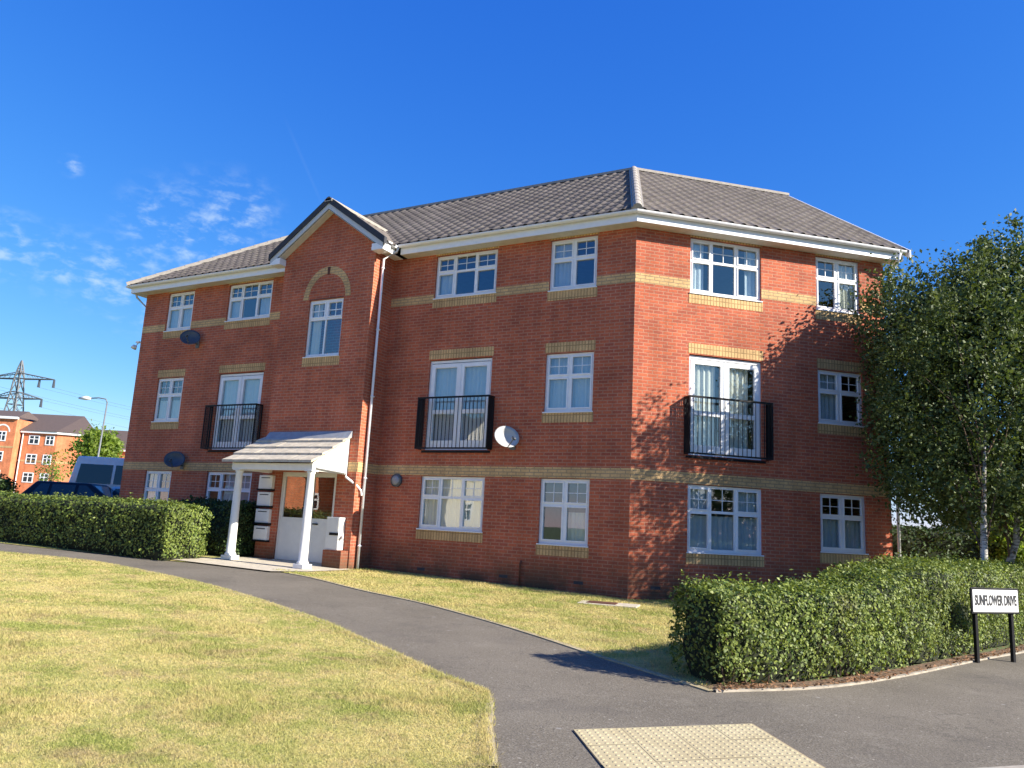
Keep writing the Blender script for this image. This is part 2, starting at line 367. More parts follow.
near = [(-26, -7.6), (-18, -6.6), (-14.5, -6.1), (-11.91, -5.65), (-10.4, -5.25), (-9.0, -5.2), (-6.4, -5.65), (-4.44, -6.2), (-1.84, -7.23), (-.63, -7.88), (.52, -8.5), (1.34, -8.98), (1.85, -9.2), (2.08, -9.4), (2.6, -10.3), (3.03, -11.0)]
far_ = [(-26, -5.3), (-18, -4.6), (-13.6, -4.25), (-11.4, -3.8), (-9.4, -3.4), (-8.2, -2.9), (-6.8, -2.85), (-5.6, -3.1), (-3.67, -3.9), (-2.08, -4.4), (-.51, -5.14), (.84, -5.9), (1.97, -6.62), (2.56, -6.97), (3.09, -7.28), (3.58, -7.58)]
nearS, farS = smooth_line(near), smooth_line(far_)
hk = [(3.6, -7.56), (4.43, -6.46), (5.12, -4.94), (6.04, -2.36), (6.75, -.5), (7.5, 2), (8.2, 6), (8.6, 14)]
hkS = smooth_line(hk)
td = np.array([.656, .755]); tn = np.array([.755, -.656])
def rp(t_, n_): return tuple(td * t_ + tn * n_)
# pavement: everything between the lawns, the hedge kerb and the road kerb
kerbL = [rp(-30, 10.1), rp(-12, 10.1), rp(-2.2, 10.1), (6.2, -8.30), (7.4, -6.6), (8.6, -4.3), (9.6, -1.4), (10.6, 3), (11.4, 8), (11.8, 14)]
kerbS = smooth_line(kerbL)
sheet('footpath', nearS + [(3.3, -11.8), (2.6, -14), (-6, -25)] + kerbS[:-1] + [(11.8, 14), (8.6, 14)] + hkS[::-1] + farS[::-1][1:], .0, 'asphalt')
nearlawn = nearS + [(3.3, -11.8), (2.6, -14), (-2, -20), (-10, -30), (-36, -30), (-36, -9)]
sheet('lawn', nearlawn, .012, 'lawn ground')
sheet('verge', farS + [(3.4, -6.9), (3.2, -4.5), (4.4, -1), (6.5, 4), (7, 14), (-17.5, 14), (-26, 14)], .012, 'lawn ground')
sheet('road', [(x - .0 , y) for x, y in kerbS] + [(18, 14), (17, 4), (15.5, -6), rp(-4, 17), rp(-30, 17)], -.03, 'asphalt') if False else None
roadpoly = kerbS + [(30, 14), (30, -20), rp(-30, 16.5)]
sheet('road', roadpoly, -.02, 'asphalt')
strip('kerb', kerbS[:30], .13, .012, 'kerb stone'); strip('kerb', kerbS[29:], .13, .1, 'kerb stone')
strip('path_edging', hkS, .05, .02, 'kerb stone'); strip('path_edging', farS[-22:], .05, .012, 'kerb stone')
sheet('car_park', [(-40, -2.5), (-17.4, -1.5), (-17.2, 14), (-17, 30), (-40, 30)], .02, 'asphalt')
# worn earth rims of the lawns
def earth(name, line, w): strip(name, line, w, .016, 'pale concrete')
t = NT('dry edge'); p = t.pos(); t.l.new(t.mix(t.rmap(t.noise(p, 9, 5, .7), .35, .65), (.30, .235, .12), (.44, .37, .23)), t.b.inputs['Base Color']); t.b.inputs['Roughness'].default_value = 1
strip('lawn_edge', nearS, .13, .014, 'dry edge'); strip('lawn_edge', farS[38:], .09, .014, 'dry edge')
# porch apron and corner slab
sheet('porch_paving', [(-9.75, -3.32), (-6.75, -3.1), (-6.45, -2.3), (-6.4, -.8), (-9.75, -.8)], .03, 'pale concrete')

# tactile paving, 4 x 3 blister slabs
o0 = np.array([3.10, -9.83]); ex = np.array([1.06, 1.22]) / math.hypot(1.06, 1.22); ey = np.array([.60, -.80])
m = MB(); mj = MB()
def tp(a, b_, z): q = o0 + ex * a + ey * b_; return (q[0], q[1], gz(*q) + z)
mj.poly([tp(-.005, -.005, .008), tp(1.625, -.005, .008), tp(1.625, 1.225, .008), tp(-.005, 1.225, .008)])
for i in range(4):
    for j in range(3):
        a0, b0 = i * .404, j * .404; dz = random.uniform(.010, .0125)
        m.poly([tp(a0, b0, dz), tp(a0 + .4, b0, dz), tp(a0 + .4, b0 + .4, dz), tp(a0, b0 + .4, dz)])
        for u in range(6):
            for v in range(6):
                ca, cb = a0 + .0333 + u * .0667, b0 + .0333 + v * .0667
                r0 = [m.vert(tp(ca + .017 * math.cos(k * math.pi / 4), cb + .017 * math.sin(k * math.pi / 4), dz)) for k in range(8)]
                r1 = [m.vert(tp(ca + .010 * math.cos(k * math.pi / 4), cb + .010 * math.sin(k * math.pi / 4), dz + .0045)) for k in range(8)]
                for k in range(8): m.f.append([r0[k], r0[(k + 1) % 8], r1[(k + 1) % 8], r1[k]])
                m.f.append(r1)
tag(m.build('tactile_paving', 'tactile buff', recalc=True), kind='structure'); tag(mj.build('paving_joints', 'joint sand', recalc=False), kind='structure')

# ------------------------------------------------------------ the apartment block
CT, ST = .7422631, .6701086
def FL(a, b_, z): return (a, -b_, z)                       # left facade: a = world x
def FR(a, b_, z): return (a * CT + b_ * ST, a * ST - b_ * CT, z)   # right facade: a = distance from corner
GY = .80
def FG(a, b_, z): return (a, -(b_ + GY), z)
B = empty('apartment_building', (0, 0, 0), 'three storey red brick apartment block with tiled roof and white porch', 'building')
def wall(T, a0, a1, z0, z1, holes, mat='red brick', depth=.11, top=None):
    m = MB(T); A = sorted({a0, a1, *[h[0] for h in holes], *[h[1] for h in holes]}); Z = sorted({z0, z1, *[h[2] for h in holes], *[h[3] for h in holes]})
    for i in range(len(A) - 1):
        for j in range(len(Z) - 1):
            ca, cz = (A[i] + A[i + 1]) / 2, (Z[j] + Z[j + 1]) / 2
            if any(h[0] < ca < h[1] and h[2] < cz < h[3] for h in holes): continue
            m.poly([(A[i], 0, Z[j]), (A[i + 1], 0, Z[j]), (A[i + 1], 0, Z[j + 1]), (A[i], 0, Z[j + 1])])
    for a, c, d, e in holes:
        m.poly([(a, 0, d), (a, -depth, d), (a, -depth, e), (a, 0, e)]); m.poly([(c, 0, d), (c, -depth, d), (c, -depth, e), (c, 0, e)])
        m.poly([(a, 0, e), (c, 0, e), (c, -depth, e), (a, -depth, e)]); m.poly([(a, 0, d), (c, 0, d), (c, -depth, d), (a, -depth, d)])
    if top: m.poly([(q[0], 0, q[1]) for q in top])
    return m.build('wall', mat, B, recalc=False)
W3, W2, WF = 1.77, 1.174, 1.772
# (a0, a1, z0, z1, type, curtains)
LW = [(-.9126 - W2, -.9126, 1.015, 2.43, 2, [(.55, .95, 0, .5, 'curtain')]), (-3.5055 - W3, -3.5055, 1.186, 2.43, 3, [(0, 1, 0, 1, 'curtain')]),
      (-.9126 - W2, -.9126, 3.904, 5.2435, 2, [(0, .5, 0, 1, 'net curtain'), (.5, 1, 0, 1, 'net curtain')]), (-3.4905 - WF, -3.4905, 3.05, 5.262, 'F', [(0, 1, 0, 1, 'net curtain')]),
      (-.9126 - W2, -.9126, 6.731, 7.9565, 2, [(0, .5, 0, 1, 'net curtain')]), (-3.5055 - W3, -3.5055, 6.8436, 7.9565, 3, [(0, .25, 0, .6, 'net curtain')]),
      (-10.8809 - W3, -10.8809, 1.186, 2.43, 3, [(.35, 1, 0, 1, 'net curtain')]), (-14.1433 - W2, -14.1433, 1.015, 2.43, 2, [(0, .5, 0, 1, 'curtain')]),
      (-10.8647 - WF, -10.8647, 3.05, 5.262, 'F', [(0, 1, 0, 1, 'net curtain')]), (-14.1433 - W2, -14.1433, 3.904, 5.2435, 2, [(0, 1, 0, .5, 'net curtain')]),
      (-10.8809 - W3, -10.8809, 6.8436, 7.9565, 3, [(0, .3, 0, .7, 'net curtain'), (.7, 1, 0, .7, 'net curtain')]), (-14.1433 - W2, -14.1433, 6.731, 7.9565, 2, [(0, 1, 0, .6, 'net curtain')])]
RW = [(1.309, 1.309 + W3, 1.015, 2.43, 3, [(.0, 1, 0, .55, 'net curtain'), (0, .3, .55, 1, 'net curtain'), (.66, 1, .55, 1, 'net curtain')]), (4.508, 4.508 + W2, 1.159, 2.43, 2, [(0, 1, 0, .6, 'net curtain')]),  # ground floor nets added to lighten the dark panes
      (1.309, 1.309 + WF, 3.05, 5.262, 'F', [(.04, .40, 0, .97, 'curtain'), (.50, .86, 0, .97, 'curtain')]), (4.508, 4.508 + W2, 4.01, 5.2435, 2, [(0, .5, 0, 1, 'net curtain')]),
      (1.309, 1.309 + W3, 6.664, 7.9565, 3, [(.0, .22, 0, 1, 'net curtain'), (.82, 1, 0, 1, 'net curtain')]), (4.508, 4.508 + W2, 6.664, 7.9565, 2, [(.5, 1, 0, 1, 'curtain')])]
GC = -8.10
GWn = [(-8.66, -7.50, 5.36, 6.88, 'G', [(0, .3, 0, 1, 'curtain')])]
GX0, GX1 = -9.66, -6.60
EZ = 8.0
hol = lambda W: [q[:4] for q in W]
wall(FL, -16.377, 0, -.2, EZ, [h for h in hol(LW)])
wall(FR, 0, 6.348, -.3, EZ, hol(RW))
gap = (.71) * (-GC + GX1)
DOOR = (-9.00, -7.19, .24, 2.40)
wall(FG, GX0, GX1, -.1, EZ + .02, hol(GWn) + [DOOR], top=[(GX0, EZ + .02), (GX1, EZ + .02), (GX1, 8.15), (GC - .02, 9.27), (GX0, 8.15)])
m = MB(); m.poly([(GX1, -GY, -.1), (GX1, -.001, -.1), (GX1, -.001, EZ + .15), (GX1, -GY, EZ + .15)]); m.poly([(GX0, -GY, -.1), (GX0, -.001, -.1), (GX0, -.001, EZ + .15), (GX0, -GY, EZ + .15)]); m.build('wall', 'red brick', B, recalc=False)
dR = Vector((CT, ST, 0)); mR = Vector((-ST, CT, 0)); DEP = 9.0
Eb = (0 - 1.0, 0)  # back inner corner found by intersection of y=9 and the right wing's back line
# right back line: dR*s + mR*9 ; y = ST*s + CT*9 = 9 -> s
sb = (9 - CT * 9) / ST; bc = (CT * sb - ST * 9, 9)
RE = dR * 6.348; REb = dR * 6.348 + mR * 9
m = MB()
m.poly([(RE.x, RE.y, -.3), (REb.x, REb.y, -.3), (REb.x, REb.y, 8.2), ((RE + mR * 4.5).x, (RE + mR * 4.5).y, 11.5), (RE.x, RE.y, 8.2)])
m.poly([(REb.x, REb.y, -.3), (bc[0], 9, -.3), (bc[0], 9, 8.1), (REb.x, REb.y, 8.1)]); m.poly([(bc[0], 9, -.3), (-16.377, 9, -.3), (-16.377, 9, 8.1), (bc[0], 9, 8.1)])
m.poly([(-16.377, 9, -.3), (-16.377, 0, -.3), (-16.377, 0, 8.1), (-16.377, 9, 8.1)])
m.build('wall', 'red brick', B, recalc=False)
# floors and rooms inside so that the windows look into something
m = MB()
for z in (2.68, 5.45, 8.05): m.poly([(-16.3, .15, z), (-.1, .15, z), tuple((RE - dR * .1 + mR * .15).to_3d())[:2] + (z,), tuple((REb - dR * .1 - mR * .1))[:2] + (z,), (bc[0], 8.9, z), (-16.3, 8.9, z)])
m.poly([(-16.3, .15, .2), (-.1, .15, .2), tuple((RE - dR * .1 + mR * .15))[:2] + (.2,), tuple((REb - dR * .1 - mR * .1))[:2] + (.2,), (bc[0], 8.9, .2), (-16.3, 8.9, .2)])
m.build('floor', 'interior', B, recalc=False)
m = MB(); m.box(-16.3, -1.4, 3.6, 3.7, .2, 8.0)
for a in (-13, -9.95, -6.2, -2.9): m.box(a, a + .1, .12, 3.6, .21, 8.0)
m.T = FR; m.box(1.2, 6.2, -3.7, -3.6, .2, 8.0); m.box(3.75, 3.85, -3.6, -.12, .21, 8.0)
m.build('partition', 'interior', B)

FB = .055     # frame plane set back
def window(T, a0, a1, z0, z1, typ, curt):
    f = MB(T); d0, d1 = -FB - .06, -FB
    if typ == 'F': zt = z1 - .02
    else: zt = z1 - .01
    o = .055
    f.box(a0, a1, d0, d1, z0, z0 + .07); f.box(a0, a1, d0, d1, zt - .06, zt); f.box(a0, a0 + o, d0, d1, z0 + .07, zt - .06); f.box(a1 - o, a1, d0, d1, z0 + .07, zt - .06)
    panes = []
    zi0, zi1 = z0 + .07, zt - .06
    e = .012
    if typ in (2, 3):
        n = typ; W_ = (a1 - a0 - 2 * o); tr_ = z1 - (z1 - z0) * (.40)
        fr_ = [0, 1 / n, 2 / n, 1][:n + 1] if n == 3 else [0, .5, 1]
        if n == 3: fr_ = [0, .30, .66, 1]
        for k in range(n):
            x0 = a0 + o + W_ * fr_[k]; x1 = a0 + o + W_ * fr_[k + 1]
            if k: f.box(x0 - .03, x0 + .03, d0, d1 - .003, zi0, zi1)
            l0, l1 = x0 + (.03 if k else 0), x1 - (.03 if k < n - 1 else 0)
            f.box(l0, l1, d0, d1 - .002, tr_ - .028, tr_ + .028)
            if k != 1 or n == 2:
                s_ = .038      # opening sash proud of the frame
                for (b0, b1) in ((zi0, tr_ - .028), (tr_ + .028, zi1)):
                    f.box(l0, l1, d0 + .01, d1 + e, b0, b0 + s_ * .7); f.box(l0, l1, d0 + .01, d1 + e, b1 - s_ * .7, b1); f.box(l0, l0 + s_ * .8, d0 + .01, d1 + e, b0 + s_ * .7, b1 - s_ * .7); f.box(l1 - s_ * .8, l1, d0 + .01, d1 + e, b0 + s_ * .7, b1 - s_ * .7)
            # georgian bars in the top light
            f.box((l0 + l1) / 2 - .007, (l0 + l1) / 2 + .007, d0 + .02, d1 - .02, tr_ + .03, zi1); zc = (tr_ + zi1) / 2 + .01
            f.box(l0, l1, d0 + .021, d1 - .021, zc - .007, zc + .007)
            panes.append((l0, l1, zi0, zi1))
    elif typ == 'G':
        tr_ = z0 + (z1 - z0) * .66; c_ = (a0 + a1) / 2
        f.box(a0 + o, a1 - o, d0, d1 - .002, tr_ - .03, tr_ + .03); f.box(c_ - .04, c_ + .04, d0, d1 - .003, tr_ + .03, zi1); f.box(c_ - .022, c_ + .022, d0, d1 - .003, zi0, tr_ - .03)
        for l0, l1 in ((a0 + o, c_ - .04), (c_ + .04, a1 - o)):
            f.box(l0, l1, d0, d1 + e, tr_ + .03, tr_ + .06); f.box(l0, l1, d0, d1 + e, zi1 - .03, zi1); f.box(l0, l0 + .03, d0, d1 + e, tr_ + .06, zi1 - .03); f.box(l1 - .03, l1, d0, d1 + e, tr_ + .06, zi1 - .03)
            f.box((l0 + l1) / 2 - .01, (l0 + l1) / 2 + .01, d0 + .02, d1 - .02, tr_ + .05, zi1 - .02); zc = (tr_ + zi1) / 2; f.box(l0, l1, d0 + .021, d1 - .021, zc - .01, zc + .01)
        panes.append((a0 + o, a1 - o, zi0, zi1))
    else:
        c_ = (a0 + a1) / 2; s_ = .10
        for l0, l1 in ((a0 + o, c_ - .005), (c_ + .005, a1 - o)):
            zz1 = zi1 - .02
            f.box(l0, l1, d0 + .005, d1 + e, zi0, zi0 + .16); f.box(l0, l1, d0 + .005, d1 + e, zz1 - s_, zz1)
            f.box(l0, l0 + s_, d0 + .005, d1 + e, zi0 + .16, zz1 - s_); f.box(l1 - s_, l1, d0 + .005, d1 + e, zi0 + .16, zz1 - s_)
            zm = zi0 + (zz1 - zi0) * .42; f.box(l0 + s_, l1 - s_, d0 + .005, d1 + e - .003, zm - .05, zm + .05)
            panes.append((l0 + s_, l1 - s_, zi0 + .16, zz1 - s_))
        f.box(c_ - .02, c_ + .02, d1 + e, d1 + e + .012, zi0, zi1 - .02)
    wo = f.build('window' if typ != 'F' else 'french_window', 'white upvc', B)
    for l0, l1, b0, b1 in panes:
        g = MB(T); g.poly([(l0, d0 + .03, b0), (l1, d0 + .03, b0), (l1, d0 + .03, b1), (l0, d0 + .03, b1)]); g.build('pane', 'glass', wo, recalc=False)
    if typ != 'F':
        s = MB(T); s.box(a0 - .02, a1 + .02, -FB - .02, .028, z0 - .028, z0 - .001); s.build('window_sill', 'white upvc', wo, bevel=.004)
    for c0, c1, zf0, zf1, mt in curt:
        cu = MB(T); n = max(6, int((c1 - c0) * (a1 - a0) / .018)); pv = None
        ph = random.random() * 6
        for k in range(n + 1):
            a = a0 + .03 + (a1 - a0 - .06) * (c0 + (c1 - c0) * k / n); b_ = -.165 + .02 * math.sin(k * .9 + ph) + .012 * math.sin(k * 2.3 + ph)
            q = (cu.vert((a, b_, z0 + (z1 - z0) * zf0 + .02)), cu.vert((a, b_ * .98 - .005, z0 + (z1 - z0) * zf1 - .01)))
            if pv: cu.f.append([pv[0], q[0], q[1], pv[1]])
            pv = q
        cu.build('curtain', mt, wo, recalc=False, smooth=True)
    return wo
for T, W in ((FL, LW), (FR, RW), (FG, GWn)):
    for q in W: window(T, *q)

# brick details: sills, lintels, string courses
def band(T, segs, z0, z1, mat, name, proud=.004, back=-.02):
    for s0, s1 in segs:
        m = MB(T); m.box(s0, s1, back, proud, z0, z1); m.build(name, mat, B)
for T, W in ((FL, LW), (FR, RW)):
    for a0, a1, z0, z1, typ, _ in W:
        if typ != 'F': band(T, [(a0 - .03, a1 + .03)], z0 - .245, z0 - .03, 'buff soldier brick', 'brick_sill', .006)
        if 5 < z1 < 6: band(T, [(a0 - .02, a1 + .03)], z1 + .022, z1 + .245, 'buff soldier brick', 'brick_lintel', .006)
        if z1 > 7: band(T, [(a0 - .02, a1 + .03)], z1 + .004, z1 + .04, 'buff soldier brick', 'brick_lintel', .006)
band(FG, [(-8.70, -7.46)], 5.36 - .25, 5.36 - .03, 'buff soldier brick', 'brick_sill', .006)
m = MB(FG); m.box(-8.66, -7.5, -.02, .006, 6.885, 6.9); m.build('brick_lintel', 'dark verge', B)
band(FL, [(-16.377, GX0), (GX1, 0)], 2.437, 2.671, 'buff brick', 'string_course'); band(FR, [(0.0, 6.348)], 2.437, 2.671, 'buff brick', 'string_course'); band(FG, [(GX1 - .33, GX1 + .004)], 2.437, 2.671, 'buff brick', 'string_course')
m = MB(lambda a, b_, z: (GX1 + b_, -a, z)); m.box(.0, GY, -.02, .004, 2.437, 2.671); m.build('string_course', 'buff brick', B)
s2 = (6.733, 6.952)
band(FL, [(-16.377, -14.1433 - W2 - .001), (-14.142, -10.8809 - W3 - .001), (-10.88, GX0), (GX1, -3.5055 - W3 - .001), (-3.505, -.9126 - W2 - .001), (-.912, 0)], *s2, 'buff brick', 'string_course')
band(FR, [(0, 1.308), (1.31 + W3, 4.507), (4.509 + W2, 6.348)], *s2, 'buff brick', 'string_course')
# arch over the gable window
m = MB(FG); n = 28; ri = []; cA = -8.08
for k in range(n + 1):
    t_ = math.pi * k / n; ri.append([m.vert((cA + math.cos(t_) * .62, b_, 6.90 + math.sin(t_) * .66)) for b_ in (-.02, .006)] + [m.vert((cA + math.cos(t_) * .79, b_, 6.90 + math.sin(t_) * .86)) for b_ in (.006, -.02)])
for A, C_ in zip(ri, ri[1:]):
    for k in range(4): m.f.append([A[k], A[(k + 1) % 4], C_[(k + 1) % 4], C_[k]])
m.f.append(ri[0]); m.f.append(ri[-1][::-1]); m.build('brick_arch', 'buff brick', B)
m = MB(FG); m.prism([(cA - .035, 7.53), (cA + .035, 7.53), (cA + .05, 7.74), (cA - .05, 7.74)], 1, -.01, .012); m.build('keystone_vent', 'rusty iron', B)
# air bricks low on the walls
for T, a in ((FL, -1.2), (FL, -3.0), (FL, -5.2), (FR, .5)):
    m = MB(T); z = .22; m.box(a, a + .215, -.01, .003, z, z + .065); m.build('air_brick', 'dark verge', B)

# ---------------- roof
TP = .70
E0 = 8.235; OV = .42
J = Vector((-1.73, 4.5, E0 + TP * 4.92)); R1 = Vector((-11.88, 4.5, J.z)); 
sJ = J.x * CT + J.y * ST
SE = 6.75
R2 = Vector((CT * SE - ST * 4.5, ST * SE + CT * 4.5, J.z))
tt = math.tan(R((180 - (180 - 42.075)) / 2))
Ac = Vector((-16.82, -OV, E0)); Bc_ = Vector((OV * tt, -OV, E0)); Cc = Vector((CT * SE + ST * OV, ST * SE - CT * OV, E0)); Dc = Vector((CT * SE - ST * 9.42, ST * SE + CT * 9.42, E0))
sb2 = (9.42 - CT * 9.42) / ST; Ec = Vector((CT * sb2 - ST * 9.42, 9.42, E0)); Fc = Vector((-16.82, 9.42, E0))
def tile_plane(poly, name='tiles', detailed=True, origin=None, parent=None):
    """pantile relief over a planar roof polygon (first edge = the eave)."""
    P = [Vector(p) for p in poly]; u = (P[1] - P[0]).normalized(); nn = u.cross(P[2] - P[0]).normalized()
    if nn.z < 0: nn = -nn
    v = nn.cross(u).normalized()
    if v.z < 0: v = -v
    L = [((p - P[0]).dot(u), (p - P[0]).dot(v)) for p in P]
    u0, u1 = min(q[0] for q in L), max(q[0] for q in L); v1 = max(q[1] for q in L)
    TW, TH, K = .30, .345, 8
    bm = bmesh.new(); nu = int((u1 - u0) / TW * K) + 2; rows = int(v1 / TH) + 1; us = [u0 + i * TW / K for i in range(nu)]
    prof = []
    for i in range(nu):
        f = (us[i] % TW) / TW; prof.append(.045 * max(0, math.cos((f - .5) * 2 * math.pi)) ** .8 + .006 * math.cos(f * 2 * math.pi))
    for r in range(rows):
        jt = random.uniform(-.004, .004)
        a = []; b_ = []; c_ = []
        for i in range(nu):
            base = P[0] + u * us[i]; z0 = prof[i] + .011 + jt * .5; z1 = prof[i] + .004
            a.append(bm.verts.new(base + v * (r * TH) + nn * z0)); b_.append(bm.verts.new(base + v * ((r + 1) * TH + .02) + nn * z1)); c_.append(bm.verts.new(base + v * (r * TH) + nn * (z1 - .0)))
        for i in range(nu - 1):
            bm.faces.new((a[i], a[i + 1], b_[i + 1], b_[i])); bm.faces.new((c_[i], c_[i + 1], a[i + 1], a[i]))
    n = len(P)
    for i in range(n):
        p, q = P[i], P[(i + 1) % n]; e = (q - p).normalized(); out = e.cross(nn); cen = sum(P, Vector()) / n
        if out.dot(cen - p) > 0: out = -out
        bmesh.ops.bisect_plane(bm, geom=bm.verts[:] + bm.edges[:] + bm.faces[:], plane_co=p, plane_no=out, clear_outer=True)
    uv = bm.loops.layers.uv.verify()
    for f in bm.faces:
        f.smooth = abs(f.normal.dot(nn)) > .5
        for l in f.loops: d = l.vert.co - P[0]; l[uv].uv = (d.dot(u), d.dot(v))
    me = bpy.data.meshes.new(name); bm.to_mesh(me); bm.free()
    return me
roof = MB()
for q in ((Ac, Bc_, J, R1), (Bc_, Cc, R2, J), (Dc, Ec, J, R2), (Ec, Fc, R1, J), (Fc, Ac, R1)): roof.poly([p - Vector((0, 0, .03)) for p in q])
roof = roof.build('roof', 'dark verge', B, recalc=False)
# gable bay roof planes
GE = 9.48; GO = 1.92; GF = -1.06
def gbz(dx): return GE - TP * dx
ymeet = lambda z: -OV + (z - E0) / TP
gfoot = gbz(GO)
for me, nm in ((tile_plane((Ac, Bc_, J, R1)), 1), (tile_plane((Bc_, Cc, R2, J)), 2), (tile_plane((Fc, Ac, R1)), 3)):
    if nm == 1:   # cut the part of the main slope that lies under the bay roof
        pass
    mesh_obj('tiles', me, 'roof tile', roof)
gr_l = [(GC - GO, ymeet(gfoot), gfoot), (GC - GO, GF, gfoot), (GC, GF, GE), (GC, ymeet(GE), GE)]
gr_r = [(GC + GO, GF, gfoot), (GC + GO, ymeet(gfoot), gfoot), (GC, ymeet(GE), GE), (GC, GF, GE)]
mm_ = MB(); mm_.poly([tuple(Vector(p) - Vector((0, 0, .02))) for p in gr_l]); mm_.poly([tuple(Vector(p) - Vector((0, 0, .02))) for p in gr_r]); gro = mm_.build('roof', 'dark verge', B, recalc=False)
mesh_obj('tiles', tile_plane(gr_l), 'roof tile', gro); mesh_obj('tiles', tile_plane(gr_r), 'roof tile', gro)
# ridge and hip tiles: half-round, in lengths, bedded in mortar
def ridge(pa, pb, name='ridge_tiles', r=.075, mat='roof tile', lift=.03, bed=True):
    pa, pb = Vector(pa), Vector(pb); d = pb - pa; L = d.length; d.normalize(); side = d.cross(Vector((0, 0, 1))).normalized(); upv = side.cross(d); m = MB(); n = int(L / .45); 
    for k in range(n):
        s0, s1 = k * L / n, (k + 1) * L / n + .02; ra, rb = r * 1.06, r * .97; rows = []
        for s_, rr in ((s0, ra), (s1, rb)):
            c_ = pa + d * s_ + upv * (lift - .03); rows.append([m.vert(tuple(c_ + side * math.cos(t_) * rr + upv * math.sin(t_) * rr)) for t_ in [math.pi * i / 8 for i in range(9)]])
        for i in range(8): m.f.append([rows[0][i], rows[0][i + 1], rows[1][i + 1], rows[1][i]])
        m.f.append(rows[0][::-1])
    o = m.build(name, mat, roof, recalc=False)
    if bed:
        b_ = MB(); rows = []
        for s_ in (0, L): c_ = pa + d * s_; rows.append([b_.vert(tuple(c_ + side * x * (r + .035) + upv * z)) for x, z in ((-1, -.03), (-1, .045), (1, .045), (1, -.03))])
        for i in range(3): b_.f.append([rows[0][i], rows[0][i + 1], rows[1][i + 1], rows[1][i]])
        b_.f.append(rows[0][::-1]); b_.f.append(rows[1]); b_.build('mortar_bed', 'mortar', roof)
    return o
ridge(Bc_, J, 'hip_tiles', .10, 'mortar', .05); ridge(Ac, R1, 'hip_tiles', .10, 'mortar', .05); ridge(R1, J); ridge(J, R2)
ridge((GC, GF - .02, GE), (GC, ymeet(GE), GE), 'ridge_tiles', .09)

# fascias, soffits, gutters
def eave(T, a0, a1, miter0=0, miter1=0, off=.33, zf=EZ, name=''):
    # miter: change of length per unit of offset at each end
    m = MB(T)
    def quadbox(b0, b1, z0, z1):
        pts = [(a0 - miter0 * b0, b0), (a1 + miter1 * b0, b0), (a1 + miter1 * b1, b1), (a0 - miter0 * b1, b1)]
        m.prism([(p[0], p[1]) for p in pts], 2, z0, z1)
    quadbox(off - .02, off, zf, zf + .2); m.build('fascia', 'grey upvc' if name == 'g' else 'white upvc', B)
    m2 = MB(T); pts = [(a0, 0.0), (a1, 0.0), (a1 + miter1 * (off - .02), off - .02), (a0 - miter0 * (off - .02), off - .02)]
    m2.prism(pts, 2, zf + .0, zf + .012); m2.build('soffit', 'soffit board', B)
    g = MB(T); R_ = .064; cb = off + R_ + .004; cz = zf + .222; rows = []
    prof = [(cb + math.cos(t_) * R_, cz + math.sin(t_) * R_ * 1.0) for t_ in [math.pi + math.pi * i / 8 for i in range(9)]] + [(cb + math.cos(t_) * (R_ - .006), cz + .001 + math.sin(t_) * (R_ - .006)) for t_ in [2 * math.pi - math.pi * i / 8 for i in range(9)]]
    n = len(prof)
    for a, sg, mi in ((a0, -1, miter0), (a1, 1, miter1)): rows.append([g.vert((a + sg * mi * q[0], q[0], q[1])) for q in prof])
    for i in range(n): j = (i + 1) % n; g.f.append([rows[0][i], rows[0][j], rows[1][j], rows[1][i]])
    g.f.append(rows[0][::-1]); g.f.append(rows[1]); g.build('gutter', 'white upvc', B, smooth=False)
eave(FL, GC + GO + .0, 0, 0, tt); eave(FR, 0, SE - .1, tt, 0); eave(FL, -16.40, GC - GO - .02, 1, 0)
TE = lambda a, b_, z: (-16.40 - b_, -a, z)
eave(TE, -9.4, 0, 0, 1)
# bay side eaves
TS = lambda a, b_, z: (GX1 + b_, -a, z)
m = MB(TS); m.box(.40, 1.02, .27, .30, 7.98, 8.17); m.box(.0, 1.0, 0.0, .27, 8.0, 8.012); m.build('fascia', 'white upvc', B)
g = MB(TS); g.box(.42, 1.0, .30, .40, 8.13, 8.215); g.build('gutter', 'white upvc', B, bevel=.02)
# barge boards with a boxed foot
for sg in (-1, 1):
    m = MB(lambda a, b_, z, sg=sg: (GC + sg * a, -(1.0 + b_), z)); m.prism([(0, 9.49), (GO - .02, 9.49 - TP * (GO - .02)), (GO - .02, 9.49 - TP * (GO - .02) - .19), (GO - .3, 9.27 - TP * (GO - .3)), (0, 9.27)], 1, 0, .03); m.build('barge_board', 'grey upvc', B)
    m = MB(lambda a, b_, z, sg=sg: (GC + sg * a, -(1.0 + b_), z)); m.prism([(0, 9.60), (GO + .03, 9.60 - TP * (GO + .03)), (GO + .03, 9.42 - TP * (GO + .03)), (0, 9.42)], 1, -.04, .06); m.build('verge_cap', 'dark verge', B)
    m = MB(lambda a, b_, z, sg=sg: (GC + sg * a, -(.8 + b_), z)); m.prism([(.0, 9.25), (GO - .1, 9.25 - TP * (GO - .1)), (GO - .1, 9.24 - TP * (GO - .1)), (0, 9.24)], 1, 0, .2); m.build('soffit', 'soffit board', B)
    m = MB(lambda a, b_, z, sg=sg: (GC + sg * a, -b_, z)); m.box(1.545, GO - .02, .72, 1.028, 7.93, 8.10); m.build('barge_foot', 'white upvc', B)
    # end verge of the right wing
TV = lambda a, b_, z: tuple(dR * (SE - .02 + b_) + mR * a + Vector((0, 0, z)))
for sg in (-1, 1):
    m = MB(lambda a, b_, z, sg=sg: TV(4.5 + sg * a, b_, z)); m.prism([(0, J.z + .03), (4.95, J.z + .03 - TP * 4.95), (4.95, J.z - .18 - TP * 4.95), (0, J.z - .18)], 1, 0, .03); m.build('barge_board', 'white upvc', B)

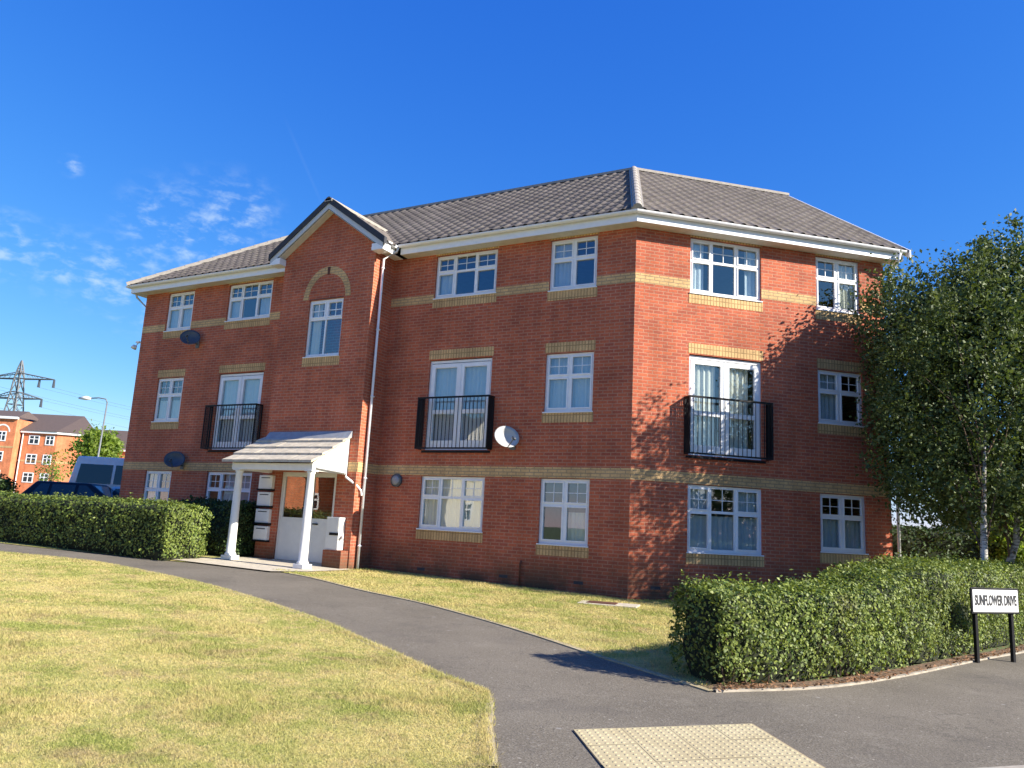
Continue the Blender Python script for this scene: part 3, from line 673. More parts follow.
# downpipes
def pipe(path, r=.034, name='downpipe', mat='white upvc', clips=None):
    m = MB(); m.tube(path, r, 10)
    for c_ in clips or []: x, y, z = c_; m.tube([(x, y, z - .02), (x, y, z + .02)], r * 1.3, 10); m.box(x - .05, x + .05, y, y + .04, z - .015, z + .015)
    return m.build(name, mat, B, smooth=True)
px_, py_ = -6.52, -.56
pipe([(-6.22, -.40, 8.16), (-6.24, -.41, 8.05), (px_, py_, 7.85), (px_, py_, 5), (px_, py_, .17)], clips=[(px_, py_, z) for z in (7.6, 6, 4.3, 2.3, .7)])
q = dR * 6.47 - mR * .06
pipe([(q.x + .25, q.y - .28, 8.15), (q.x + .2, q.y - .2, 7.95), (q.x, q.y, 7.75), (q.x, q.y, 4), (q.x, q.y, -.12)])
pipe([(-16.84, -.1, 8.12), (-16.8, -.05, 7.95), (-16.43, .1, 7.6), (-16.43, .1, 4), (-16.43, .1, .3)], mat='grey upvc')
pipe([(-2.46, -.05, .04), (-2.46, -.05, .55), (-2.44, -.05, .62)], .022, 'vent_pipe', 'rusty iron')

# ---------------- porch
PO = MB(); PX0, PX1, PYF = -9.45, -6.88, -2.02
porch = empty('porch'); porch.parent = B; porch['label'] = 'white porch with two tapered columns and a small tiled roof over the entrance'
m = MB(); m.box(PX0, PX1, PYF, PYF + .14, 2.36, 2.52); m.box(PX0, PX0 + .12, PYF + .14, -.8, 2.36, 2.52); m.box(PX1 - .12, PX1, PYF + .14, -.8, 2.36, 2.52); m.build('beam', 'white paint', porch, bevel=.006)
m = MB(); m.box(PX0 + .12, PX1 - .12, PYF + .14, -.8, 2.47, 2.48); m.build('porch_ceiling', 'soffit board', porch)
ptop = 3.28; sl_ = (ptop - 2.52) / (-.8 - (PYF - .08))
for x0, x1 in ((PX0, PX0 + .03), (PX1 - .03, PX1)):
    m = MB(); m.prism([(-.80, 2.521), (PYF + .02, 2.521), (PYF + .02, 2.54), (-.80, ptop - .04)], 0, x0, x1); m.build('gable_cheek', 'white paint', porch)
# five courses of flat tiles, thick butts
n = 4
for k in range(n):
    m = MB(); ya = PYF - .12 + k * (1.34 / n); yb = ya + 1.34 / n + .05; za = 2.53 + (ya - (PYF - .12)) * .57; zb = za + (yb - ya) * .50
    cols = 8; Wp = (PX1 + .06 - PX0 + .24) / cols
    for c_ in range(cols):
        x0 = PX0 - .24 + c_ * Wp; j = random.uniform(-.004, .004); m.prism([(ya, za + j), (yb, zb + j - .01), (yb, zb + .04 + j - .01), (ya, za + .06 + j)], 0, x0 + .003, x0 + Wp - .003)
    m.build('porch_tiles', 'porch tile' if 'porch tile' in MATS else 'pale concrete', porch)
m = MB(); m.prism([(-.80, 3.27), (-.98, 3.20), (-.98, 3.225), (-.82, 3.42), (-.80, 3.42)], 0, PX0 - .1, PX1 + .06); m.build('lead_flashing', 'lead', porch)
for cx_ in (-6.98, -9.27):
    cy_ = -1.93; z0 = gz(cx_, cy_) + .03; m = MB(); m.box(cx_ - .15, cx_ + .15, cy_ - .15, cy_ + .15, z0, z0 + .1); 
    prof = [(0, .13), (.02, .14), (.05, .125), (.08, .105), (.6, .1), (1.4, .09), (2.02, .08), (2.05, .1), (2.08, .095)]
    zt = 2.36 - z0 - .1
    cm = MB(); cm.tube([(cx_, cy_, z0 + .1 + h * zt / 2.10) for h, _ in prof], [r for _, r in prof], 20); co = cm.build('column', 'white paint', porch, smooth=True)
    m.build('column_base', 'white paint', co, bevel=.01)
    m = MB(); m.box(cx_ - .11, cx_ + .11, cy_ - .11, cy_ + .11, 2.36 - zt / 2.10 * .02, 2.359); m.build('capital', 'white paint', co)
m = MB(); m.tube([(PX1 + .02, -1.3, 2.5), (PX1 + .06, -1.1, 2.36), (PX1 + .08, -.95, 2.3)], .03, 8)
g = MB(); g.tube([(PX1 + .05, PYF + .1, 2.44), (PX1 + .05, -.92, 2.40), (PX1 + .05, -.9, 2.3), (-6.62, -.74, 2.12), (-6.56, -.64, 2.0), (px_, py_ - .06, 1.88)], .03, 8); g.build('porch_downpipe', 'white upvc', porch, smooth=True)
# door set: side panel + door leaf
D = MB(FG); a0, a1, z0, z1 = DOOR; d0, d1 = -.10, -.05
D.box(a0, a1, d0, d1, z1 - .05, z1); D.box(a0, a0 + .06, d0, d1, z0, z1 - .05); D.box(a1 - .06, a1, d0, d1, z0, z1 - .05); am = -8.02; D.box(am - .035, am + .035, d0, d1, z0, z1 - .05)
ent = D.build('entrance_door', 'door panel', B)
for l0, l1, nm in ((a0 + .06, am - .035, 'side_panel'), (am + .035, a1 - .06, 'door_leaf')):
    m = MB(FG); m.box(l0, l1, -.095, -.062, z0, 1.28); m.box(l0, l0 + .05, -.095, -.06, 1.28, z1 - .05); m.box(l1 - .05, l1, -.095, -.06, 1.28, z1 - .05); m.box(l0 + .05, l1 - .05, -.095, -.06, z1 - .11, z1 - .05); m.build(nm, 'door panel', ent)
    m = MB(FG); m.poly([(l0 + .05, -.08, 1.28), (l1 - .05, -.08, 1.28), (l1 - .05, -.08, z1 - .11), (l0 + .05, -.08, z1 - .11)]); m.build('pane', 'glass', ent, recalc=False)
m = MB(FG); m.box(-7.86, -7.70, -.06, -.02, 1.13, 1.165); m.build('handle', 'black metal', ent, bevel=.008)
m = MB(FG); m.box(a0, a1, -.10, .02, z0 - .06, z0 - .001); m.build('door_step', 'concrete', ent)

# juliet balconies
def balcony(T, a0, a1, z0=3.0, z1=4.30):
    m = MB(T); pr = .24
    m.box(a0, a1, pr - .02, pr + .02, z1 - .04, z1); m.box(a0, a1, pr - .015, pr + .015, z0 + .05, z0 + .085)
    for s in (a0, a1 - .03): m.box(s, s + .03, .0, pr - .02, z1 - .04, z1); m.box(s, s + .03, .0, pr - .015, z0 + .05, z0 + .085); m.box(s, s + .03, pr - .015, pr + .015, z0 + .085, z1 - .04); m.box(s, s + .03, 0.001, .03, z0 + .085, z1 - .04)
    o = m.build('balcony_railing', 'black metal', B)
    n = int((a1 - a0) / .105)
    for k in range(1, n):
        b_ = MB(T); a = a0 + (a1 - a0) * k / n; b_.box(a - .006, a + .006, pr - .006, pr + .006, z0 + .085, z1 - .04); b_.build('baluster', 'black metal', o)
    for s in (a0 + .015, a1 - .015):
        for k in range(1, 6):
            b_ = MB(T); q = .03 + (pr - .045) * k / 6; b_.box(s - .007, s + .007, q - .007, q + .007, z0 + .085, z1 - .04); b_.build('baluster', 'black metal', o)
    f = MB(T); f.box(a0 + .05, a1 - .05, 0.001, .03, z0 - .02, z0 + .03); f.build('threshold', 'black metal', o)
balcony(FL, -5.36, -3.36); balcony(FL, -12.76, -10.74); balcony(FR, 1.20, 3.20)

# ------------------------------------------------------------ things fixed to the walls
def dish(loc, yaw, tilt, rx, mat, label, back):
    o = empty('satellite_dish', loc, label, 'satellite dish', 'satellite dishes on the front walls')
    Rm = Matrix.Rotation(yaw, 3, 'Z') @ Matrix.Rotation(-tilt, 3, 'X')
    c_ = Vector((0, -.30, .12)); m = MB(); N = 24
    rows = [[m.vert(tuple(c_ + Rm @ Vector((math.cos(t_) * rx * k / 5, .10 * (1 - (k / 5) ** 2) + th_, math.sin(t_) * rx * .88 * k / 5)))) for t_ in [2 * math.pi * i / N for i in range(N)]] for th_ in (0, .012) for k in range(1, 6)]
    for g0 in (0, 5):
        for k in range(4):
            for i in range(N): j = (i + 1) % N; m.f.append([rows[g0 + k][i], rows[g0 + k][j], rows[g0 + k + 1][j], rows[g0 + k + 1][i]])
        m.f.append(rows[g0])
    for i in range(N): j = (i + 1) % N; m.f.append([rows[4][i], rows[4][j], rows[9][j], rows[9][i]])
    m.build('reflector', mat, o, smooth=True)
    m = MB(); hub = c_ + Rm @ Vector((0, .12, 0)); m.tube([tuple(hub), (0, -.14, .0), (0, -.02, -.05)], .022, 8); m.box(-.07, .07, -.02, .0, -.15, .08); m.build('bracket', 'galvanised steel', o)
    f = c_ + Rm @ Vector((0, -.36, -.22)); m = MB(); m.tube([tuple(c_ + Rm @ Vector((0, .02, -rx * .86))), tuple(f)], .012, 6); m.build('feed_arm', 'galvanised steel', o)
    m = MB(); m.tube([tuple(f + Rm @ Vector((0, .05, .05))), tuple(f + Rm @ Vector((0, -.05, -.03)))], .032, 10); m.build('receiver', 'dark grey dish', o, smooth=True)
    return o
dish((-2.82, 0, 3.2), R(50), R(20), .30, 'pale dish', 'pale half lit satellite dish beside the balcony right of the porch', 0)
dish((-13.72, 0, 2.62), R(38), R(22), .29, 'dark grey dish', 'dark satellite dish just above the ground floor band left of the porch', 0)
dish((-13.72, 0, 6.25), R(38), R(22), .29, 'dark grey dish', 'dark satellite dish high on the wall under the top floor windows', 0)
o = empty('bulkhead_light', (-5.98, 0, 2.30), 'small round grey bulkhead light on the wall left of a ground floor window', 'wall light')
m = MB(); m.tube([(0, 0, 0), (0, -.05, 0), (0, -.06, 0)], [.16, .16, .14], 20); m.build('base', 'dark grey dish', o)
m = MB(); m.tube([(0, -.06, 0), (0, -.085, 0), (0, -.1, 0)], [.12, .10, .03], 20); m.build('diffuser', 'lead', o, smooth=True)
o = empty('security_light', (-16.42, -.05, 6.42), 'small white floodlight on the left end corner of the block', 'wall light')
m = MB(); m.box(-.08, .08, -.04, .04, 0, .05); m.tube([(0, 0, 0), (-.02, -.06, -.12)], .015, 6); m.build('bracket', 'white paint', o)
m = MB(); m.tube([(-.02, -.08, -.1), (-.03, -.12, -.2)], [.06, .09], 14); m.build('lamp_head', 'white paint', o, smooth=True)
words = ['topmost', 'second from the top', 'third from the top', 'lowest']
for k in range(4):
    z1 = 2.30 - k * .425; o = empty('mailbox', (-9.43, -GY, z1), '%s white mailbox of the stack beside the entrance door' % words[k], 'mailbox', 'white mailboxes stacked beside the door')
    m = MB(); m.box(-.23, .23, -.10, 0, -.345, 0); m.build('box', 'white paint', o, bevel=.008)
    m = MB(); m.box(-.15, .15, -.104, -.1005, -.075, -.055); m.build('slot', 'black metal', o)
    m = MB(); m.box(-.25, .25, -.13, 0, -.39, -.348); m.build('bracket', 'black metal', o)
o = empty('meter_cabinet', (-7.02, -GY, .62), 'white cabinet on the wall right of the entrance door above a low brick block', 'cabinet')
m = MB(); m.box(-.165, .22, -.22, 0, -.04, .72); m.build('body', 'door panel', o, bevel=.01)
m = MB(); m.box(-.05, .222, -.235, -.2205, .30, .36); m.build('strap', 'black metal', o)
m = MB(); m.box(-.14, .20, -.225, -.2205, .40, .70); m.build('lid', 'door panel', o)
m = MB(); m.box(-7.19, -6.64, -GY - .26, -GY - .003, .05, .575); tag(m.build('brick_plinth', 'red brick', bevel=0), 'low red brick block under the white meter cabinet beside the entrance', 'plinth')
o = empty('inspection_cover', (.12, -1.35, gz(.12, -1.35)), 'pale concrete inspection cover lying in the grass near the corner of the block', 'inspection cover', rz=R(12))
m = MB(); m.box(-.55, .55, -.3, .3, 0, .035); m.build('surround', 'pale concrete', o, bevel=.01)
m = MB(); m.box(-.4, .15, -.2, .2, .036, .045); m.build('lid', 'rusty iron', o)

# ------------------------------------------------------------ street name sign
c_ = np.array([6.25, -2.42]); gs = gz(*c_); ang = math.atan2(.75, .595)
o = empty('street_name_sign', (c_[0], c_[1], gs), 'white street name plate reading Sunflower Drive on two black posts by the hedge', 'street sign', rz=ang)
H = .99
for x in (-.37, .37):
    m = MB(); m.box(x - .027, x + .027, .012, .06, -.05, H + .02); m.build('post', 'black metal', o, bevel=.006)
m = MB(); m.box(-.49, .49, -.012, .010, H - .335, H + .015); m.build('backboard', 'black metal', o, bevel=.004)
m = MB(); m.box(-.465, .465, -.018, -.0125, H - .31, H - .01); pl = m.build('name_plate', 'sign white', o)
cu = bpy.data.curves.new('lettering', 'FONT'); cu.body = 'SUNFLOWER DRIVE'; cu.size = .19; cu.align_x = 'CENTER'; cu.align_y = 'CENTER'; cu.extrude = .0015; cu.offset = .0055; cu.space_character = 1.02
to = bpy.data.objects.new('lettering_src', cu); col.objects.link(to); bpy.context.view_layer.update()
me = bpy.data.meshes.new_from_object(to.evaluated_get(bpy.context.evaluated_depsgraph_get())); bpy.data.objects.remove(to)
xs_ = [v.co.x for v in me.vertices]; k = .86 / (max(xs_) - min(xs_))
me.transform(Matrix.Translation((0, -.0205, H - .16)) @ Matrix.Rotation(R(90), 4, 'X') @ Matrix.Diagonal((k, 1, 1, 1)))
lt = mesh_obj('lettering', me, 'black lettering', pl)

# ------------------------------------------------------------ hedges
def hedge(name, front, back, hts, mat, label, cat='hedge', dens=900, size=.026, cell=.16, jag=.05, group=None, align=.35, depth=.07, twigs=0, stems=False, endf=1.5):
    F = np.array(front, float); K = np.array(back, float); Hh = np.array(hts, float); nseg = len(F) - 1
    def lerp(A, t_): i = np.clip(t_.astype(int), 0, nseg - 1); f = (t_ - i)[:, None] if A.ndim == 2 else t_ - i; return A[i] * (1 - f) + A[i + 1] * f
    root = empty(name, (0, 0, 0), label, cat, group)
    # surface parameterised by t (length) and c (0 front bottom .. 1 back bottom)
    def surf(t_, c_, shrink=0.0, bulge=True):
        f = lerp(F, t_); b_ = lerp(K, t_); h = lerp(Hh, t_); wv = b_ - f; W_ = np.linalg.norm(wv, axis=1); n_ = wv / W_[:, None]
        g = gza(f[:, 0], f[:, 1]); r = .22
        # rounded-box section path
        segs = np.stack([h - r, np.full_like(h, 1.35 * r), W_ - 2 * r, np.full_like(h, 1.35 * r), h - r], 1); tot = segs.sum(1); s = c_ * tot
        x = np.zeros_like(s); z = np.zeros_like(s); cum = np.zeros_like(s)
        nx = np.zeros_like(s); nzz = np.zeros_like(s)
        for k in range(5):
            m_ = (s >= cum) & (s <= cum + segs[:, k] + 1e-9); u = np.where(segs[:, k] > 0, (s - cum) / segs[:, k], 0)
            if k == 0: xx, zz, ax, az = 0 * u, u * (h - r), -1 + 0 * u, 0 * u
            elif k == 1: a_ = u * np.pi / 2; xx, zz, ax, az = r - r * np.cos(a_), h - r + r * np.sin(a_), -np.cos(a_), np.sin(a_)
            elif k == 2: xx, zz, ax, az = r + u * (W_ - 2 * r), h, 0 * u, 1 + 0 * u
            elif k == 3: a_ = u * np.pi / 2; xx, zz, ax, az = W_ - r + r * np.sin(a_), h - r + r * np.cos(a_), np.sin(a_), np.cos(a_)
            else: xx, zz, ax, az = W_, (1 - u) * (h - r), 1 + 0 * u, 0 * u
            x = np.where(m_, xx, x); z = np.where(m_, zz, z); nx = np.where(m_, ax, nx); nzz = np.where(m_, az, nzz); cum = cum + segs[:, k]
        P = np.concatenate([f + n_ * x[:, None], (g + z)[:, None]], 1); N_ = np.concatenate([n_ * nx[:, None], nzz[:, None]], 1)
        ph = P[:, 0] * 3.1 + P[:, 1] * 2.3; 
        bump = jag * (np.sin(ph) * np.cos(P[:, 2] * 4.7 + P[:, 0]) + .6 * np.sin(P[:, 0] * 7.3 - P[:, 1] * 5.9 + P[:, 2] * 6.1) + .5 * np.sin(P[:, 0] * 1.1 + 2) + .5 * np.sin(P[:, 1] * 13.7 + P[:, 2] * 11.3))
        under = np.clip(1 - z / .25, 0, 1) * .10
        P += N_ * (bump - shrink - under)[:, None]
        return P, N_
    # core
    nt = max(4, int(sum(np.linalg.norm(F[i + 1] - F[i]) for i in range(nseg)) / cell)); ncs = 24
    tt_, cc_ = np.meshgrid(np.linspace(.14 / np.linalg.norm(F[1] - F[0]), nseg - 1e-6 - .14 / np.linalg.norm(F[-1] - F[-2]), nt), np.linspace(0, 1, ncs), indexing='ij')
    P, _ = surf(tt_.ravel(), cc_.ravel(), .10); m = MB(); m.v = [tuple(p) for p in P]
    for i in range(nt - 1):
        for j in range(ncs - 1): a = i * ncs + j; m.f.append([a, a + 1, a + ncs + 1, a + ncs])
    ins = .1
    m.f.append([j for j in range(ncs)]); m.f.append([(nt - 1) * ncs + j for j in range(ncs)][::-1])
    m.build('branches', 'shaded hedge core', root, smooth=True)  # solid core, its near-black colour holds the shade inside the hedge
    lens = [np.linalg.norm(F[i + 1] - F[i]) for i in range(nseg)]; per = 2 * Hh.mean() + np.linalg.norm(K[0] - F[0]); n = int(sum(lens) * per * dens)
    t_ = np.interp(rng.uniform(0, sum(lens), n), np.concatenate([[0], np.cumsum(lens)]), np.arange(nseg + 1)); c_ = rng.uniform(0, 1, n)
    P, N_ = surf(np.clip(t_, 0, nseg - 1e-6), c_); P += N_ * (rng.normal(0, depth * .45, n) - depth * .35)[:, None] + rng.normal(0, .01, (n, 3))
    pts = [P]; nr = [N_]
    # end caps
    for te, sg in ((0, -1), (nseg - 1e-6, 1)):
        h = Hh[0] if sg < 0 else Hh[-1]; f = F[0] if sg < 0 else F[-1]; b_ = K[0] if sg < 0 else K[-1]; nc = int(h * np.linalg.norm(b_ - f) * dens * endf)
        u = rng.uniform(0, 1, nc); z = rng.uniform(0, 1, nc) * (h - .02); d_ = (F[1] - F[0]) if sg < 0 else (F[-1] - F[-2]); d_ = d_ / np.linalg.norm(d_) * sg
        Wd = np.linalg.norm(b_ - f); edge = np.minimum(u, 1 - u) * Wd; zlim = h - .22 + .22 * np.sqrt(np.clip(1 - (1 - np.clip(edge / .22, 0, 1)) ** 2, 0, 1)); z = np.minimum(z, zlim - rng.uniform(0, .03, nc))
        q = f[None] * (1 - u[:, None]) + b_[None] * u[:, None]; off = rng.normal(0, depth * .5, nc) + .07 * np.sin(u * 9 + z * 5) * .5 - .08 * np.clip((z - h + .2) / .2, 0, 1) - .08 * np.clip(1 - z / .2, 0, 1)
        q = q + d_[None] * off[:, None]; pts.append(np.concatenate([q, (gza(q[:, 0], q[:, 1]) + z)[:, None]], 1)); nr.append(np.tile(np.array([*d_, 0.]), (nc, 1)))
    pts = np.concatenate(pts); nr = np.concatenate(nr)
    # gaps: thin out by a coarse noise so that the dark inside shows
    g_ = np.sin(pts[:, 0] * 9.1 + 1) * np.sin(pts[:, 1] * 8.3) * np.sin(pts[:, 2] * 10.7 + pts[:, 0] * 3); keep = rng.uniform(0, 1, len(pts)) > np.clip((g_ - .25) * 1.2, 0, .85)
    low = (pts[:, 2] - gza(pts[:, 0], pts[:, 1])); keep &= rng.uniform(0, 1, len(pts)) < np.clip(low / .30 + .25 * np.sin(pts[:, 0] * 5) * np.sin(pts[:, 1] * 4), .08, 1)
    pts, nr = pts[keep], nr[keep]
    # stray shoots on top
    if twigs:
        nt_ = twigs; t2 = rng.uniform(0, nseg - 1e-6, nt_); c2 = rng.uniform(.3, .62, nt_); P, N_ = surf(t2, c2); sh = []; sn = []
        for k in range(nt_):
            for q in range(6): sh.append(P[k] + np.array([0, 0, 1]) * q * .017 * rng.uniform(.5, 1.2) + N_[k] * q * .01 + rng.normal(0, .012, 3)); sn.append(N_[k])
        pts = np.concatenate([pts, np.array(sh)]); nr = np.concatenate([nr, np.array(sn)])
    leaves('foliage', pts, size, mat, root, nr, align)
    if stems:
        m = MB(); nst = int(sum(lens) / .10)
        for k in range(nst):
            tq = np.array([rng.uniform(.1, nseg - 1e-6)]); f = lerp(F, tq)[0]; b_ = lerp(K, tq)[0]; u = rng.uniform(.06, .3); q = f * (1 - u) + b_ * u; g = gz(*q)
            m.tube([(q[0], q[1], g - .02), (q[0] + rng.normal(0, .05), q[1] + rng.normal(0, .05), g + .25), (q[0] + rng.normal(0, .1), q[1] + rng.normal(0, .1), g + .5)], .009, 4, cap=False)
        tag(m.build('stems', 'twigs', root, recalc=False), kind='stuff')
    return root
hedge('hedge', [(3.66, -7.48), (4.32, -6.35), (4.95, -4.95), (5.45, -3.55), (5.88, -2.30), (6.55, -.3), (7.3, 2)],
      [(2.98, -7.0), (3.52, -5.92), (3.95, -4.5), (4.3, -3.1), (4.6, -1.85), (5.2, .1), (5.9, 2.4)], [.98, .95, .98, 1.20, 1.25, 1.26, 1.28], 'privet leaf',
      'clipped green hedge beside the pavement with the street name sign in front of it', dens=2300, size=.021, jag=.04, twigs=120, stems=True, align=.45, endf=.75)  # end leaves thinned so the dark core stands in for shade
hedge('hedge', [(-9.4, -3.72), (-11.5, -3.90), (-14, -4.1), (-18, -4.4), (-25, -4.9)], [(-9.55, -2.4), (-11.6, -2.55), (-14.1, -2.75), (-18.1, -3.1), (-25, -3.6)], [1.27, 1.25, 1.18, 1.15, 1.15], 'left hedge leaf',
      'long clipped hedge running beside the path left of the porch', dens=720, size=.032, jag=.03, twigs=60, align=.6, endf=1.3)
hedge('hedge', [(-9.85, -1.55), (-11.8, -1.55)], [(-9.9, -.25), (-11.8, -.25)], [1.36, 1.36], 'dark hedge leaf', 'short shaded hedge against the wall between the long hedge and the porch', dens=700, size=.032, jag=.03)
hedge('hedge', [(4.1, 11.3), (7.5, 12.8), (12, 14.6)], [(3.5, 12.6), (6.9, 14.1), (11.4, 16)], [2.0, 1.95, 1.9], 'dark hedge leaf', 'tall dark hedge behind the birch trunks right of the block', dens=260, size=.055, jag=.06)
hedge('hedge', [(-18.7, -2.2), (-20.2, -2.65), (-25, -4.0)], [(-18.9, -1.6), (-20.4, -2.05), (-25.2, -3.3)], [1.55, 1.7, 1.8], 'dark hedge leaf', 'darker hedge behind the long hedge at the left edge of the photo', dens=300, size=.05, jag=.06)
# brown litter under the street hedge
n = 1500; k = rng.uniform(0, len(hkS) * .62, n); i0 = k.astype(int); H_ = np.array(hkS); f = (k - i0)[:, None]; q = H_[i0] * (1 - f) + H_[i0 + 1] * f
dd = H_[i0 + 1] - H_[i0]; dd /= np.linalg.norm(dd, axis=1)[:, None]; nn_ = np.stack([-dd[:, 1], dd[:, 0]], 1); q = q + nn_ * (rng.gamma(2, .06, n) - .05)[:, None]
dens_ = .5 + .5 * np.sin(k * .8); q = q[rng.uniform(0, 1, n) < .35 + .65 * dens_ ** 2]
tag(leaves('leaf_litter', np.concatenate([q, (gza(q[:, 0], q[:, 1]) + rng.uniform(.02, .05, len(q)))[:, None]], 1), .022, 'dry leaf', None, np.tile([0, 0, 1.], (len(q), 1)), .6), kind='stuff')
strip('soil', [(x - .12 * (1 if 1 else 0), y + .09) for x, y in hkS[:34]], .18, .018, 'soil')

# ------------------------------------------------------------ grass blades
def inpoly(x, y, poly):
    c_ = np.zeros(len(x), bool); n = len(poly); j = n - 1
    for i in range(n):
        xi, yi = poly[i]; xj, yj = poly[j]
        cond = ((yi > y) != (yj > y)) & (x < (xj - xi) * (y - yi) / (yj - yi + 1e-12) + xi); c_ ^= cond; j = i
    return c_
def grass(poly, n, region, near_bias, h0=.022):
    x0, x1, y0, y1 = region; pts = []
    C_ = np.array([5.53, -15.55])
    while sum(len(p) for p in pts) < n:
        x = rng.uniform(x0, x1, n * 2); y = rng.uniform(y0, y1, n * 2); d = np.hypot(x - C_[0], y - C_[1])
        # in front of the camera only
        fx = (x - C_[0]) * -.478 + (y - C_[1]) * .878; sx = (x - C_[0]) * .878 + (y - C_[1]) * .478
        k = inpoly(x, y, poly) & (fx > 1) & (np.abs(sx) < fx * .8) & (rng.uniform(0, 1, len(x)) < (5.0 / np.maximum(d, 5.0)) ** near_bias)
        pts.append(np.stack([x[k], y[k]], 1))
    p = np.concatenate(pts)[:n]; d = np.hypot(p[:, 0] - C_[0], p[:, 1] - C_[1]); z = gza(p[:, 0], p[:, 1]) + .008
    tall = 1 + .9 * np.clip(np.sin(p[:, 0] * 2.1 + np.sin(p[:, 1] * 1.7)) * np.sin(p[:, 1] * 2.7), 0, 1)
    h = h0 * rng.uniform(.5, 1.5, n) * tall; wd = .0022 * np.maximum(d / 5, 1) * rng.uniform(.7, 1.4, n); a = rng.uniform(0, np.pi * 2, n); lean = rng.uniform(.2, 1.5, n) * h; la = rng.uniform(0, 2 * np.pi, n)
    b0 = np.stack([p[:, 0] - np.cos(a) * wd, p[:, 1] - np.sin(a) * wd, z], 1); b1 = np.stack([p[:, 0] + np.cos(a) * wd, p[:, 1] + np.sin(a) * wd, z], 1); tp_ = np.stack([p[:, 0] + np.cos(la) * lean, p[:, 1] + np.sin(la) * lean, z + h], 1)
    v = np.stack([b0, b1, tp_], 1).reshape(-1, 3); f = np.arange(3 * n).reshape(-1, 3)
    return tag(np_mesh('grass', v, f, 'grass blades', None, 3), kind='stuff')
grass(nearlawn, 420000, (-20, 4, -16, -4.6), 1.6, .017)
vpoly = farS[24:] + [(3.4, -6.9), (3.0, -5.0), (2.6, -4.5), (4.6, 2), (3, 2.5), (.05, .02), (-6.5, .02), (-6.5, -.9), (-6.4, -2.3)]
grass(vpoly, 110000, (-7, 5, -7.6, 2), .6, .024)
# scruffy tufts along the lawn edges
n = 15000; E_ = np.array(nearS[12:] ); k = rng.uniform(0, len(E_) - 1.01, n); i0 = k.astype(int); f = (k - i0)[:, None]; q = E_[i0] * (1 - f) + E_[i0 + 1] * f + rng.normal(0, .03, (n, 2))
h = rng.uniform(.02, .05, n); a = rng.uniform(0, 6.28, n); z = gza(q[:, 0], q[:, 1]); v = np.stack([np.stack([q[:, 0] - np.cos(a) * .004, q[:, 1] - np.sin(a) * .004, z], 1), np.stack([q[:, 0] + np.cos(a) * .004, q[:, 1] + np.sin(a) * .004, z], 1), np.stack([q[:, 0] + rng.normal(0, .02, n), q[:, 1] + rng.normal(0, .02, n), z + h], 1)], 1).reshape(-1, 3)
tag(np_mesh('grass', v, np.arange(3 * n).reshape(-1, 3), 'grass blades', None, 3), kind='stuff')

# ------------------------------------------------------------ trees
def tree(name, base, trunk, ellips, nclump, per, lsize, leafm, barkm, label, cat='tree', group=None, spread=.16, rtrunk=.09, droop=.0, nbr=26, shell=.55):
    o = empty(name, base, label, cat, group); m = MB()
    tp_ = [Vector(p) for p in trunk]; n = len(tp_); rad = [rtrunk * (1 - .75 * i / (n - 1)) for i in range(n)]; m.tube([tuple(p) for p in tp_], rad, 10); m.build('trunk', barkm, o, smooth=True); m = MB()
    cl = []; tot = sum(e[3] * e[4] * e[5] for e in ellips)
    for cx, cy, cz, rx, ry, rz in ellips:
        k = int(nclump * rx * ry * rz / tot); d = rng.normal(size=(k, 3)); d /= np.linalg.norm(d, axis=1)[:, None]; r = (rng.uniform(shell ** 3, 1, k) ** (1 / 3))
        r *= 1 + .13 * np.sin(d[:, 0] * 5 + cx) * np.cos(d[:, 2] * 6 + cy) + rng.normal(0, .05, k)
        cl.append(np.array([cx, cy, cz]) + d * r[:, None] * np.array([rx, ry, rz]))
    cl = np.concatenate(cl)
    for k in range(nbr):
        tgt = Vector(cl[rng.integers(len(cl))]); f = rng.uniform(.35, .97); i = min(int(f * (n - 1)), n - 2); st = tp_[i].lerp(tp_[i + 1], f * (n - 1) - i)
        if tgt.z < st.z - .3: st = tp_[max(1, n // 3)]
        mid_ = st.lerp(tgt, .5) + Vector((0, 0, .22)); m.tube([tuple(st), tuple(mid_), tuple(tgt)], rtrunk * .22, 5, r2=.004, cap=False)
    m.build('branches', 'twigs', o, recalc=False, smooth=True)
    k = len(cl) * per; ci = rng.integers(0, len(cl), k); sz = rng.uniform(.5, 1.4, len(cl))[ci][:, None] * spread
    P = cl[ci] + rng.normal(size=(k, 3)) * sz * np.array([1, 1, 1.1]); P[:, 2] -= droop * rng.gamma(1.5, 1, k) * sz[:, 0]
    leaves('crown', P, lsize, leafm, o); return o
g1 = gz(6.3, .9); g2 = gz(6.95, 3.1)
tree('birch_tree', (6.27, .9, g1), [(0, 0, -.1), (.02, 0, .9), (.06, .05, 1.9), (.10, .0, 2.7), (.16, .05, 3.5)],
     [(.05, .2, 4.6, 1.7, 1.0, 2.5), (.35, .3, 5.9, 1.2, .8, 1.5), (-1.05, .5, 4.3, .95, .8, 2.3), (-.4, .3, 2.9, 1.3, .8, .9), (-1.0, -.1, 6.2, .85, .6, 1.0), (1.1, 0, 3.5, 1.4, 1.0, 1.5)], 560, 42, .038, 'birch leaf', 'birch bark',
     'birch tree whose straight pale trunk stands behind the street hedge', group='birch trees beside the block', spread=.125, rtrunk=.085, droop=.6, nbr=13)
